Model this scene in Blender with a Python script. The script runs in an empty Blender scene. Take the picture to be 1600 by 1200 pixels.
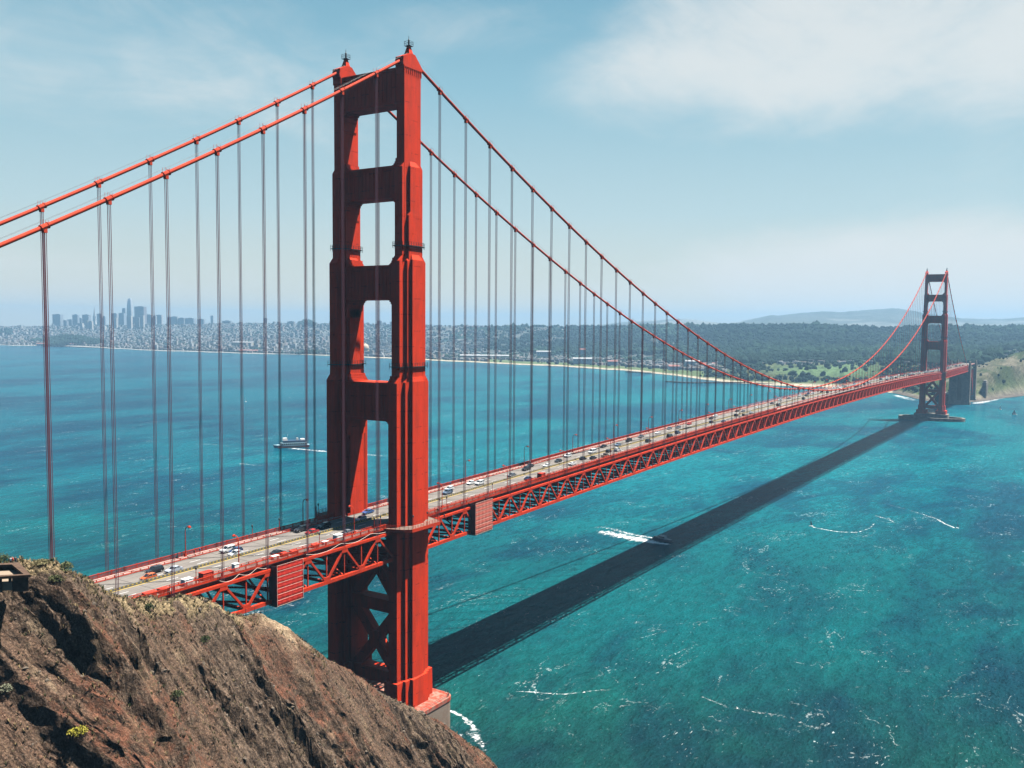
import bpy, bmesh, math, random
import numpy as np
from mathutils import Vector, Matrix
from mathutils.bvhtree import BVHTree
R_ = math.radians
sc = bpy.context.scene
COL = sc.collection
random.seed(7); rng = np.random.default_rng(7)

# ------------------------------------------------------------------ camera
# x = along the bridge towards the far tower, y = towards the bay side, z = up, metres; near tower at x = 0
CP = Vector((-231.991, -203.3576, 139.9605)); YAW, PITCH, ROLL, FPX = 0.571, -0.065, 0.0077, 1408.448
CF = Vector((math.cos(PITCH)*math.cos(YAW), math.cos(PITCH)*math.sin(YAW), math.sin(PITCH)))
CR = CF.cross(Vector((0, 0, 1))).normalized(); CU = CR.cross(CF)
_c, _s = math.cos(ROLL), math.sin(ROLL)
CR, CU = _c*CR + _s*CU, -_s*CR + _c*CU
cam = bpy.data.objects.new('camera', bpy.data.cameras.new('camera')); COL.objects.link(cam)
cam.matrix_world = Matrix(((CR.x, CU.x, -CF.x, CP.x), (CR.y, CU.y, -CF.y, CP.y), (CR.z, CU.z, -CF.z, CP.z), (0, 0, 0, 1)))
cam.data.sensor_width = 36; cam.data.lens = 36*FPX/1600; cam.data.clip_start = 1; cam.data.clip_end = 80000
sc.camera = cam
def W(u, v, d):                                   # world point d metres deep on the ray of photo pixel (u, v)
    return CP + d*(CF + CR*((u-800)/FPX) - CU*((v-600)/FPX))
def Wz(u, v, z=0.0):
    r = CF + CR*((u-800)/FPX) - CU*((v-600)/FPX)
    return CP + r*((z-CP.z)/r.z)
def pix(P):
    d = Vector(P)-CP; z = d.dot(CF)
    return 800+FPX*d.dot(CR)/z, 600-FPX*d.dot(CU)/z, z

# ------------------------------------------------------------------ light, sky, exposure
SUN = Vector((0.28, -0.285, 1)).normalized()
sun_el = math.asin(SUN.z)
sun = bpy.data.objects.new('sun', bpy.data.lights.new('sun', 'SUN')); COL.objects.link(sun)
sun.data.energy = 5.0; sun.data.angle = R_(0.5); sun.data.color = (1, 0.95, 0.88)
sun.rotation_euler = SUN.to_track_quat('Z', 'Y').to_euler()
world = bpy.data.worlds.new('World'); sc.world = world; world.use_nodes = True
wt = world.node_tree; wn = wt.nodes; wn.clear()
def N(t, typ, **kw):
    n = t.nodes.new(typ)
    for k, v in kw.items():
        if k == 'in_':
            for kk, vv in v.items(): n.inputs[kk].default_value = vv
        else: setattr(n, k, v)
    return n
def M_(t, op, a, b=None, c=None, clamp=False):
    n = t.nodes.new('ShaderNodeMath'); n.operation = op; n.use_clamp = clamp
    for i, x in enumerate((a, b, c)):
        if x is None: continue
        if isinstance(x, (int, float)): n.inputs[i].default_value = x
        else: t.links.new(x, n.inputs[i])
    return n.outputs[0]
def ramp(t, fac, stops, interp='LINEAR'):
    n = t.nodes.new('ShaderNodeValToRGB'); n.color_ramp.interpolation = interp
    e = n.color_ramp.elements
    while len(e) < len(stops): e.new(0.5)
    for i, (p, c) in enumerate(stops):
        e[i].position = p; e[i].color = (c if isinstance(c, (tuple, list)) else (c, c, c)) + ((1,) if not isinstance(c, (tuple, list)) or len(c) == 3 else ())
    if fac is not None: t.links.new(fac, n.inputs[0])
    return n.outputs[0]
def mixc(t, fac, a, b, blend='MIX'):
    n = t.nodes.new('ShaderNodeMix'); n.data_type = 'RGBA'; n.blend_type = blend
    for i, x in ((0, fac), (6, a), (7, b)):
        if isinstance(x, (int, float)): n.inputs[i].default_value = x
        elif isinstance(x, tuple): n.inputs[i].default_value = x if len(x) == 4 else x+(1,)
        else: t.links.new(x, n.inputs[i])
    return n.outputs[2]
def smooth(t, x, a, b):
    n = t.nodes.new('ShaderNodeMapRange'); n.interpolation_type = 'SMOOTHSTEP'
    n.inputs[1].default_value = a; n.inputs[2].default_value = b; t.links.new(x, n.inputs[0]); return n.outputs[0]
sky = N(wt, 'ShaderNodeTexSky', sky_type='NISHITA', sun_disc=False, sun_elevation=sun_el,
        sun_rotation=math.atan2(SUN.x, SUN.y), altitude=100, air_density=1.0, dust_density=1.0, ozone_density=1.0)
tc = N(wt, 'ShaderNodeTexCoord')
sep = N(wt, 'ShaderNodeSeparateXYZ'); wt.links.new(tc.outputs['Generated'], sep.inputs[0])
elev = sep.outputs[2]
# bearing to the right of the bridge axis, about -1..1 over the field of view
az = M_(wt, 'ARCTAN2', sep.outputs[1], sep.outputs[0])
mp = N(wt, 'ShaderNodeMapping'); mp.inputs['Scale'].default_value = (1, 1, 2.2); wt.links.new(tc.outputs['Generated'], mp.inputs[0])
n0 = N(wt, 'ShaderNodeTexNoise', in_={'Scale': 11.0, 'Detail': 8, 'Roughness': 0.62, 'Distortion': 0.8}); wt.links.new(mp.outputs[0], n0.inputs['Vector'])
n1 = N(wt, 'ShaderNodeTexNoise', in_={'Scale': 3.2, 'Detail': 9, 'Roughness': 0.58, 'Distortion': 0.6}); wt.links.new(mp.outputs[0], n1.inputs['Vector'])
def blob(caz, cel, raz, rel):                    # soft elliptical mask on the sky
    a = M_(wt, 'DIVIDE', M_(wt, 'SUBTRACT', az, caz), raz); b = M_(wt, 'DIVIDE', M_(wt, 'SUBTRACT', elev, cel), rel)
    d = M_(wt, 'SQRT', M_(wt, 'ADD', M_(wt, 'MULTIPLY', a, a), M_(wt, 'MULTIPLY', b, b)))
    return M_(wt, 'SUBTRACT', 1.0, smooth(wt, d, 0.25, 1.25))
cl = None
for (u, v, ru, rv, k) in ((1380, 60, 560, 150, 1.1), (1080, 110, 330, 100, .85), (1480, 440, 620, 95, 1.15), (1150, 465, 460, 50, .9), (60, 40, 420, 200, .27), (430, 120, 420, 120, .40), (760, 40, 300, 60, .5), (150, 450, 520, 70, .3)):
    r = (CF + CR*((u-800)/FPX) - CU*((v-600)/FPX)).normalized()
    b = M_(wt, 'MULTIPLY', blob(math.atan2(r.y, r.x), r.z, ru/FPX, rv/FPX), k)
    cl = b if cl is None else M_(wt, 'MAXIMUM', cl, b)
dens = smooth(wt, M_(wt, 'ADD', M_(wt, 'ADD', cl, M_(wt, 'MULTIPLY', M_(wt, 'SUBTRACT', n0.outputs[0], 0.5), .55)), M_(wt, 'MULTIPLY', M_(wt, 'SUBTRACT', n1.outputs[0], 0.5), 1.9)), 0.12, 1.2)
hz = ramp(wt, elev, [(0.0, (1.08, 0.97, 0.74)), (0.05, (0.86, 0.90, 0.80)), (0.12, (0.63, 0.83, 0.87)), (0.25, (0.36, 0.66, 0.79)), (0.36, (0.22, 0.50, 0.66)), (1.0, (.04, .14, .28))])
skb = N(wt, 'ShaderNodeMix', data_type='RGBA'); 
sk = mixc(wt, 1.0, sky.outputs[0], (0.055, 0.055, 0.055), 'MULTIPLY')
sk2 = mixc(wt, 0.80, sk, hz)
sk3 = mixc(wt, M_(wt, 'MULTIPLY', dens, 0.85), sk2, (0.84, 0.86, 0.85))
# unseen sky behind the camera darkened to cut fill light on north faces
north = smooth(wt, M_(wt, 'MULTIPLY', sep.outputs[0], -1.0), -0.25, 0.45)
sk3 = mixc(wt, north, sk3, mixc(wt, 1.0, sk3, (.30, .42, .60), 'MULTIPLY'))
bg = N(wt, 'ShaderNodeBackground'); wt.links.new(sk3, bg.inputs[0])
SKY_STRENGTH = 0.375
bg.inputs[1].default_value = SKY_STRENGTH
wo = N(wt, 'ShaderNodeOutputWorld'); wt.links.new(bg.outputs[0], wo.inputs[0])
sc.view_settings.view_transform = 'Standard'; sc.view_settings.look = 'None'
sc.view_settings.exposure = 1.36; sc.view_settings.gamma = 1; sc.view_settings.use_curve_mapping = False
sc.cycles.use_denoising = True; sc.cycles.volume_bounces = 0; sc.cycles.max_bounces = 5; sc.cycles.transparent_max_bounces = 12
sc.cycles.diffuse_bounces = 0; sc.cycles.glossy_bounces = 2; sc.cycles.use_adaptive_sampling = True

# ------------------------------------------------------------------ helpers
def tag(o, label=None, cat=None, group=None, kind=None):
    for k, v in (('label', label), ('category', cat), ('group', group), ('kind', kind)):
        if v: o[k] = v
    return o
def empty(name, loc=(0, 0, 0), rz=0, parent=None):
    o = bpy.data.objects.new(name, None); COL.objects.link(o); o.location = loc; o.rotation_euler = (0, 0, rz)
    o.empty_display_size = 1
    if parent: o.parent = parent
    return o
class MB:
    def __init__(s): s.v = []; s.f = []; s.m = []; s.mi = 0
    def add(s, vs, fs):
        o = len(s.v); s.v += [tuple(p) for p in vs]; s.f += [tuple(i+o for i in f) for f in fs]; s.m += [s.mi]*len(fs); return s
    def hexa(s, b, t):                            # bottom 4 pts ccw, top 4 pts
        return s.add(list(b)+list(t), [(3, 2, 1, 0), (4, 5, 6, 7), (0, 1, 5, 4), (1, 2, 6, 5), (2, 3, 7, 6), (3, 0, 4, 7)])
    def box(s, x0, x1, y0, y1, z0, z1, ix=0, iy=0):   # ix, iy: inset of the top
        return s.hexa([(x0, y0, z0), (x1, y0, z0), (x1, y1, z0), (x0, y1, z0)],
                      [(x0+ix, y0+iy, z1), (x1-ix, y0+iy, z1), (x1-ix, y1-iy, z1), (x0+ix, y1-iy, z1)])
    def bar(s, p, q, w, h, up=(0, 0, 1)):
        p, q, up = Vector(p), Vector(q), Vector(up); d = (q-p).normalized()
        if abs(d.dot(up)) > 0.99: up = Vector((1, 0, 0))
        r = d.cross(up).normalized()*w/2; u = r.cross(d).normalized()*h/2
        return s.hexa([p-r-u, p+r-u, p+r+u, p-r+u], [q-r-u, q+r-u, q+r+u, q-r+u])
    def tube(s, pts, r, n=8, cap=True):
        pts = [Vector(p) for p in pts]; o = []
        rr = r if isinstance(r, (list, tuple)) else [r]*len(pts)
        up = Vector((0, 0, 1)); 
        d0 = (pts[-1]-pts[0]).normalized()
        if abs(d0.z) > .95: up = Vector((1, 0, 0))
        vs = []
        for i, p in enumerate(pts):
            d = (pts[min(i+1, len(pts)-1)]-pts[max(i-1, 0)]).normalized()
            a = d.cross(up).normalized(); b = a.cross(d)
            for k in range(n):
                t = 2*math.pi*k/n; vs.append(p+(a*math.cos(t)+b*math.sin(t))*rr[i])
        fs = [(i*n+k, i*n+(k+1) % n, (i+1)*n+(k+1) % n, (i+1)*n+k) for i in range(len(pts)-1) for k in range(n)]
        if cap: fs += [tuple(range(n))[::-1], tuple((len(pts)-1)*n+k for k in range(n))]
        return s.add(vs, fs)
    def prism(s, poly, a0, a1, axis='y'):         # poly of 2-D points extruded along an axis
        n = len(poly)
        mk = {'y': lambda p, a: (p[0], a, p[1]), 'x': lambda p, a: (a, p[0], p[1]), 'z': lambda p, a: (p[0], p[1], a)}[axis]
        return s.add([mk(p, a0) for p in poly]+[mk(p, a1) for p in poly],
                     [tuple(range(n)), tuple(range(2*n-1, n-1, -1))]+[(i, i+n, (i+1) % n+n, (i+1) % n) for i in range(n)])
    def lathe(s, prof, c=(0, 0), n=12):
        vs = [(c[0]+r*math.cos(2*math.pi*k/n), c[1]+r*math.sin(2*math.pi*k/n), z) for r, z in prof for k in range(n)]
        fs = [(i*n+k, i*n+(k+1) % n, (i+1)*n+(k+1) % n, (i+1)*n+k) for i in range(len(prof)-1) for k in range(n)]
        return s.add(vs, fs+[tuple(range(n))[::-1], tuple((len(prof)-1)*n+k for k in range(n))])
    def data(s, name, mats):
        me = bpy.data.meshes.new(name); me.from_pydata(s.v, [], s.f)
        mats = mats if isinstance(mats, (list, tuple)) else [mats]
        for m in mats: me.materials.append(m)
        if len(mats) > 1: me.polygons.foreach_set('material_index', s.m)
        bm = bmesh.new(); bm.from_mesh(me); bmesh.ops.recalc_face_normals(bm, faces=bm.faces); bm.to_mesh(me); bm.free()
        return me
    def build(s, name, mats, parent=None, smooth=False):
        me = s.data(name, mats)
        if smooth: me.polygons.foreach_set('use_smooth', [True]*len(me.polygons))
        return link(name, me, parent)
def link(name, me, parent=None):
    o = bpy.data.objects.new(name, me); COL.objects.link(o)
    if parent: o.parent = parent
    return o
def dup(root, loc=None, rz=None, label=None, group=None, cat=None):
    r = root.copy(); COL.objects.link(r)
    if loc is not None: r.location = loc
    if rz is not None: r.rotation_euler = (0, 0, rz)
    if label: r['label'] = label
    if group: r['group'] = group
    for ch in list(root.children):
        c = ch.copy(); COL.objects.link(c); c.parent = r
        for g in ch.children:
            d = g.copy(); COL.objects.link(d); d.parent = c
    return r

# ------------------------------------------------------------------ materials
def mat(name, col, rough=0.7, spec=0.3, noise=None, bump=None, metal=0.0, coords='Object'):
    m = bpy.data.materials.new(name); m.use_nodes = True; t = m.node_tree; b = t.nodes['Principled BSDF']
    b.inputs['Roughness'].default_value = rough; b.inputs['Specular IOR Level'].default_value = spec; b.inputs['Metallic'].default_value = metal
    b.inputs['Base Color'].default_value = tuple(col)+(1,)
    tcn = N(t, 'ShaderNodeTexCoord')
    if noise:
        sc_, amt, col2 = noise
        nn = N(t, 'ShaderNodeTexNoise', in_={'Scale': sc_, 'Detail': 6, 'Roughness': 0.65}); t.links.new(tcn.outputs[coords], nn.inputs['Vector'])
        f = smooth(t, nn.outputs[0], 0.5-amt, 0.5+amt)
        t.links.new(mixc(t, f, tuple(col), tuple(col2)), b.inputs['Base Color'])
    if bump:
        nb = N(t, 'ShaderNodeTexNoise', in_={'Scale': bump[0], 'Detail': 5}); t.links.new(tcn.outputs[coords], nb.inputs['Vector'])
        bb = N(t, 'ShaderNodeBump', in_={'Strength': bump[1], 'Distance': bump[2] if len(bump) > 2 else .1}); t.links.new(nb.outputs[0], bb.inputs['Height']); t.links.new(bb.outputs[0], b.inputs['Normal'])
    return m
def orange_mat(name, base, dark, seams=True, k=0.35):
    m = bpy.data.materials.new(name); m.use_nodes = True; t = m.node_tree; b = t.nodes['Principled BSDF']
    tcn = N(t, 'ShaderNodeTexCoord'); s = N(t, 'ShaderNodeSeparateXYZ'); t.links.new(tcn.outputs['Object'], s.inputs[0])
    n1 = N(t, 'ShaderNodeTexNoise', in_={'Scale': 0.35, 'Detail': 7, 'Roughness': .7}); 
    mp = N(t, 'ShaderNodeMapping'); mp.inputs['Scale'].default_value = (1, 1, .25); t.links.new(tcn.outputs['Object'], mp.inputs[0]); t.links.new(mp.outputs[0], n1.inputs['Vector'])
    f = smooth(t, n1.outputs[0], .35, .72)
    c = mixc(t, M_(t, 'MULTIPLY', f, k), base, dark)
    n2 = N(t, 'ShaderNodeTexNoise', in_={'Scale': 1.6, 'Detail': 4, 'Roughness': .7}); t.links.new(mp.outputs[0], n2.inputs['Vector'])
    if seams:
        # plate seams: thin horizontal rust lines at uneven heights, fine vertical cell joints
        zz = M_(t, 'ADD', s.outputs[2], M_(t, 'MULTIPLY', M_(t, 'SNAP', M_(t, 'ADD', s.outputs[0], s.outputs[1]), 3.2), 1.7))
        fr = M_(t, 'FRACT', M_(t, 'DIVIDE', zz, 10.5))
        ln = M_(t, 'LESS_THAN', fr, 0.034)
        ln = M_(t, 'MULTIPLY', ln, smooth(t, n2.outputs[0], .42, .6))
        vx = M_(t, 'LESS_THAN', M_(t, 'FRACT', M_(t, 'DIVIDE', M_(t, 'ADD', s.outputs[0], s.outputs[1]), 1.07)), 0.12)
        c = mixc(t, M_(t, 'MULTIPLY', ln, .75), c, (base[0]*.35, base[1]*.3, base[2]*.5))
        c = mixc(t, M_(t, 'MULTIPLY', vx, .22), c, (base[0]*.6, base[1]*.5, base[2]*.6))
        bp = N(t, 'ShaderNodeBump', in_={'Strength': .35, 'Distance': .06}); t.links.new(vx, bp.inputs['Height']); t.links.new(bp.outputs[0], b.inputs['Normal'])
    t.links.new(c, b.inputs['Base Color']); b.inputs['Roughness'].default_value = .7; b.inputs['Specular IOR Level'].default_value = .12
    return m
ORANGE = orange_mat('bridge_orange', (0.67, 0.043, 0.011), (0.34, 0.034, 0.016), k=.7)
ORANGE2 = orange_mat('bridge_orange_steel', (0.56, 0.042, 0.013), (0.22, 0.024, 0.012), seams=False, k=.6)
CABLE = orange_mat('cable_orange', (0.56, 0.062, 0.025), (0.34, 0.035, 0.02), seams=False, k=.5)
ROPE = mat('suspender_rope', (0.17, 0.065, 0.085), .6, .2)  # orange ropes coloured violet: the air's tint is put into the base colour
CONC = mat('concrete', (0.24, 0.215, 0.18), .9, .1, (0.25, .2, (0.14, 0.13, 0.11)), (1.5, .3, .2))
CONC_D = mat('old_concrete', (0.13, 0.10, 0.075), .9, .1, (0.8, .25, (0.045, 0.036, 0.03)), (3, .4, .1))
WALK = mat('sidewalk_concrete', (0.42, 0.37, 0.33), .9, .1, (0.6, .25, (0.24, 0.215, 0.19)))
WHITE = mat('white_paint', (0.75, 0.75, 0.73), .5, .3)
CREAM = mat('cream_paint', (0.5, 0.42, 0.25), .8, .2)
YELLOW = mat('yellow_paint', (0.6, 0.42, 0.08), .6, .2)
BLACKM = mat('dark_metal', (0.03, 0.028, 0.03), .5, .4)
GLASS = mat('car_glass', (0.015, 0.02, 0.025), .08, .6)
TYRE = mat('tyre_rubber', (0.015, 0.015, 0.015), .9, .1)
LAMPG = mat('lamp_glass', (0.7, 0.65, 0.5), .3, .4)
def road_mat():
    m = mat('road_surface', (0.27, 0.245, 0.215), .9, .1); t = m.node_tree; b = t.nodes['Principled BSDF']
    tcn = N(t, 'ShaderNodeTexCoord'); s = N(t, 'ShaderNodeSeparateXYZ'); t.links.new(tcn.outputs['Object'], s.inputs[0])
    mp = N(t, 'ShaderNodeMapping'); mp.inputs['Scale'].default_value = (.03, 1.2, 1); t.links.new(tcn.outputs['Object'], mp.inputs[0])
    n = N(t, 'ShaderNodeTexNoise', in_={'Scale': 1.6, 'Detail': 6, 'Roughness': .7}); t.links.new(mp.outputs[0], n.inputs['Vector'])
    n2 = N(t, 'ShaderNodeTexNoise', in_={'Scale': .12, 'Detail': 5}); t.links.new(tcn.outputs['Object'], n2.inputs['Vector'])
    c = mixc(t, smooth(t, n.outputs[0], .35, .7), (.20, .18, .162), (.135, .12, .108))
    c = mixc(t, M_(t, 'MULTIPLY', smooth(t, n2.outputs[0], .45, .65), .35), c, (.10, .09, .082))
    j = M_(t, 'LESS_THAN', M_(t, 'FRACT', M_(t, 'DIVIDE', M_(t, 'ADD', s.outputs[0], 1.0), 15.24)), .018)
    c = mixc(t, M_(t, 'MULTIPLY', j, .75), c, (.05, .045, .04))
    t.links.new(c, b.inputs['Base Color']); return m
ROAD = road_mat()

# ------------------------------------------------------------------ bridge geometry
def road_z(x):
    if x > 1280: return 73.9-(x-1280)*.0115*.3
    return 80.9-7.0*((x-640)/640)**2 if x > 0 else 73.9+x*.0115
def cable_z(x):
    if x < 0: q = -x/100; return 226.6-58.19*q+3.27*q*q
    if x > 1280: q = (x-1280)/100; return 226.6-58.19*q+3.27*q*q
    return 84.2+142.2*((x-640)/640)**2
X0, X1 = -190.0, 1760.0
CY = 13.7
bridge = empty('suspension_bridge')
tag(bridge, 'long orange red suspension bridge crossing the strait on two tall towers', 'bridge')

def section_boxes(mb, cx, cy):
    def cap(xh, yh, z0, z1, ax, ay, h):           # shaft with a sloped cap narrowing by ax, ay
        mb.box(cx-xh, cx+xh, cy-yh, cy+yh, z0, z1)
        mb.box(cx-xh, cx+xh, cy-yh, cy+yh, z1, z1+h, ax, ay)
    mb.box(cx-4.15, cx+4.15, cy-1.62, cy+1.62, 14, 222.4)
    cap(5.2, 1.56, 14.01, 190.6, 1.0, .05, 1.5); cap(2.35, 2.62, 14.02, 190.9, .9, .95, 1.7); cap(3.2, 2.66, 160.8, 175.2, .8, .05, 1.2)
    cap(6.7, 1.68, 14.03, 160.4, 1.4, .1, 1.8); cap(4.05, 2.72, 14.04, 160.6, .8, .9, 1.3); cap(2.6, 3.75, 14.05, 160.9, .7, 1.0, 1.7)
    cap(8.25, 1.80, 14.06, 120.9, 1.4, .1, 1.9); cap(5.25, 2.90, 14.07, 121.1, 1.1, .15, 1.3); cap(3.0, 4.12, 14.08, 121.3, .4, .4, 1.7)
BALC = mat('balcony_concrete', (0.22, 0.16, 0.13), .9, .1, (0.6, .25, (0.15, 0.11, 0.09)))
def make_tower(cx, south=False):
    tw = empty('tower', (0, 0, 0), 0, bridge)
    tag(tw, 'near tower rising beside the brown cliff' if not south else 'distant bluish tower standing in the ring fender')
    for sy in (-1, 1):
        cy = sy*CY
        mb = MB(); section_boxes(mb, cx, cy)
        # flared foot
        mb.box(cx-9.4, cx+9.4, cy-2.9, cy+2.9, 13.0, 22.0, .12, .12); mb.box(cx-6.4, cx+6.4, cy-4.0, cy+4.0, 12.9, 22.2, .12, .12); mb.box(cx-4.1, cx+4.1, cy-5.25, cy+5.25, 12.8, 22.4, .12, .12)
        if south: mb.box(cx-9.5, cx+9.5, cy-7, cy+7, 9, 15)
        leg = mb.build('leg', ORANGE, tw)
        sd = MB()                                   # cable saddle housing with finial
        y0, y1 = cy-1.7, cy+1.7
        sd.prism([(-4.6, 222.4), (4.9, 222.4), (5.2, 223.0), (3.5, 224.7), (2.0, 226.1), (1.2, 226.9), (-1.2, 227.0), (-2.6, 226.3), (-4.6, 225.4), (-4.9, 223.4)], y0, y1)
        sd.hexa([(-1.15, cy-1.15, 226.7), (1.15, cy-1.15, 226.7), (1.15, cy+1.15, 226.7), (-1.15, cy+1.15, 226.7)],
                [(-.42, cy-.4, 229.7), (.42, cy-.4, 229.7), (.42, cy+.4, 229.7), (-.42, cy+.4, 229.7)])
        for k in range(9): sd.box(-4.3+k*1.07-.09, -4.3+k*1.07+.09, y0-.12, y1+.12, 220.2, 222.5)
        sd.box(-4.5, 4.5, y0-.1, y1+.1, 222.2, 222.7)
        sd.v = [(x+cx, y, z) for x, y, z in sd.v]
        s_o = sd.build('saddle_housing', ORANGE, tw)
        bc = MB()
        bc.box(cx-1, cx+1, cy-1, cy+1, 229.6, 229.75)
        for a, c in ((-1, -1), (1, -1), (1, 1), (-1, 1)): bc.bar((cx+a, cy+c, 229.7), (cx+a, cy+c, 231.1), .09, .09)
        for zz in (230.4, 231.1):
            for p, q in (((-1, -1), (1, -1)), ((1, -1), (1, 1)), ((1, 1), (-1, 1)), ((-1, 1), (-1, -1))): bc.bar((cx+p[0], cy+p[1], zz), (cx+q[0], cy+q[1], zz), .08, .08)
        bc.lathe([(.28, 229.7), (.3, 231.6), (.1, 232.0), (.05, 233)], (cx, cy), 8)
        bc.build('aircraft_beacon', BLACKM, tw)
        for zc, plan in ((165.6, ((5.2, 1.56), (3.2, 2.66))), (126.3, ((6.7, 1.68), (4.05, 2.72), (2.6, 3.75)))):
            ct = MB()
            def ring(r):
                q = []
                for k, (a, b) in enumerate(plan):
                    q.append((a+r, b+r))
                    if k+1 < len(plan): q.append((plan[k+1][0]+r, b+r))
                return q+[(-a, b) for a, b in q[::-1]]+[(-a, -b) for a, b in q]+[(a, -b) for a, b in q[::-1]]
            ro, ri = ring(.5), ring(.02); m_ = len(ro)
            for k in range(m_):
                a, b, c, d = ro[k], ro[(k+1) % m_], ri[(k+1) % m_], ri[k]
                if (a[0]-b[0])**2+(a[1]-b[1])**2 < 1e-6: continue
                T3 = lambda p, z: (cx+p[0], cy+p[1], z)
                ct.hexa([T3(a, zc-.25), T3(b, zc-.25), T3(c, zc-.25), T3(d, zc-.25)], [T3(a, zc), T3(b, zc), T3(c, zc), T3(d, zc)])
                A, B = Vector(T3(a, zc)), Vector(T3(b, zc)); n_ = max(1, int((B-A).length/1.1))
                for j in range(n_+1):
                    P0 = A.lerp(B, j/n_); ct.bar(P0-Vector((0, 0, .9)), P0+Vector((0, 0, 1.1)), .1, .1)
                for zz in (.55, 1.1): ct.bar(A+Vector((0, 0, zz)), B+Vector((0, 0, zz)), .06, .06)
            ct.build('maintenance_catwalk', BLACKM, tw)
    # portal struts with stepped corner brackets
    for i, (z0, z1, xh, yi) in enumerate(((211.2, 222.3, 3.6, 12.1), (181.3, 191.3, 3.7, 11.1), (148.2, 159.2, 4.3, 10.2), (108.0, 120.4, 4.9, 9.7))):
        mb = MB(); mb.box(cx-xh+.25, cx+xh-.25, -yi-.3, yi+.3, z0, z1)
        mb.box(cx-xh-.1, cx+xh+.1, -yi, yi, z1-.5, z1+.15); mb.box(cx-xh-.1, cx+xh+.1, -yi, yi, z0-.1, z0+.7)
        for k in range(-6, 7):
            yy = k*yi/6.6
            for sx in (-1, 1): mb.box(cx+sx*(xh-.02)-.08, cx+sx*(xh-.02)+.08, yy-.12, yy+.12, z0+.7, z1-.5)
        mb.build('portal_strut', ORANGE, tw)
        for sy in (-1, 1):
            br = MB()
            for (w, h) in ((2.1, .4), (1.5, .9), (.95, 1.6), (.5, 3.0), (.25, 6)):
                yy = sorted((sy*(yi+.3), sy*(yi-w))); br.box(cx-xh+.3+w*.1, cx+xh-.3-w*.1, yy[0], yy[1], z0-h, z0+.02*h-.1)
            br.build('corner_bracket', ORANGE, tw)
            if i > 0:
                br = MB()
                for (w, h) in ((1.9, .35), (1.3, .8), (.8, 1.4), (.4, 2.4)):
                    yy = sorted((sy*(yi+.3), sy*(yi-w))); br.box(cx-xh+.5+w*.1, cx+xh-.5-w*.1, yy[0], yy[1], z1+.1, z1+h+.15)
                br.build('corner_bracket', ORANGE, tw)
    # bracing under the deck: two crosses and horizontal struts
    for (z0, z1) in ((42.5, 46.8), (17.6, 22.2)):
        MB().box(cx-2.6, cx+2.6, -9.6, 9.6, z0, z1).build('lower_strut', ORANGE, tw)
    for (z0, z1) in ((46.0, 71.0), (20.5, 43.5)):
        for s in (-1, 1):
            mb = MB(); mb.bar((cx, -9.8*s, z0), (cx, 9.8*s, z1), 3.6+.1*s, 2.5, up=(1, 0, 0)) if 0 else mb.bar((cx, -9.8*s, z0), (cx, 9.8*s, z1), 2.9, 3.4+.15*s)
            mb.build('cross_brace', ORANGE, tw)
        g = MB(); zc = (z0+z1)/2; g.box(cx-1.9, cx+1.9, -2.4, 2.4, zc-3, zc+3); g.build('gusset', ORANGE, tw)
    # balcony round each leg at sidewalk level
    for sy in (-1, 1):
        mb = MB(); zr = 73.4; cy = sy*CY
        out = sy*(CY+7.6); inn = sy*9.6
        poly = [(cx-13, inn), (cx-9.4, out-sy*1.8), (cx-7.5, out), (cx+7.5, out), (cx+9.4, out-sy*1.8), (cx+13, inn)]
        if sy > 0: poly = poly[::-1]
        mb.prism(poly, zr, zr+.45, 'z'); mb.build('tower_balcony', BALC, tw)
        rl = MB(); pp = poly
        for k in range(len(pp)-1):
            a, b2 = Vector((*pp[k], zr+.5)), Vector((*pp[k+1], zr+.5))
            n = max(2, int((b2-a).length/1.5))
            for j in range(n+1):
                p = a.lerp(b2, j/n); rl.bar(p, p+Vector((0, 0, 1.25)), .1, .1)
            for h in (.35, .8, 1.25): rl.bar(a+Vector((0, 0, h)), b2+Vector((0, 0, h)), .08, .1)
            rl.bar(a-Vector((0, 0, .5)), b2-Vector((0, 0, .5)), .15, 1.1)
        rl.build('balcony_railing', ORANGE2, tw)
    return tw
make_tower(0); make_tower(1280, True)

# main cables
for sy in (-1, 1):
    xs = list(np.concatenate([np.linspace(X0-30, -1, 40), [0], np.linspace(1, 1279, 240), [1280], np.linspace(1281, 1623, 50)]))
    pts = [(x, sy*CY, cable_z(x) if abs(x) > 3 and abs(x-1280) > 3 else 226.0) for x in xs]
    mc = MB().tube(pts, .50, 10).build('main_cable', CABLE, bridge, smooth=True)
    hr = MB()
    for s2 in (-.55, .55): hr.tube([(x, y+s2, z+1.35) for x, y, z in pts], .022, 4)
    hr.build('hand_rope', BLACKM, mc)
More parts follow.
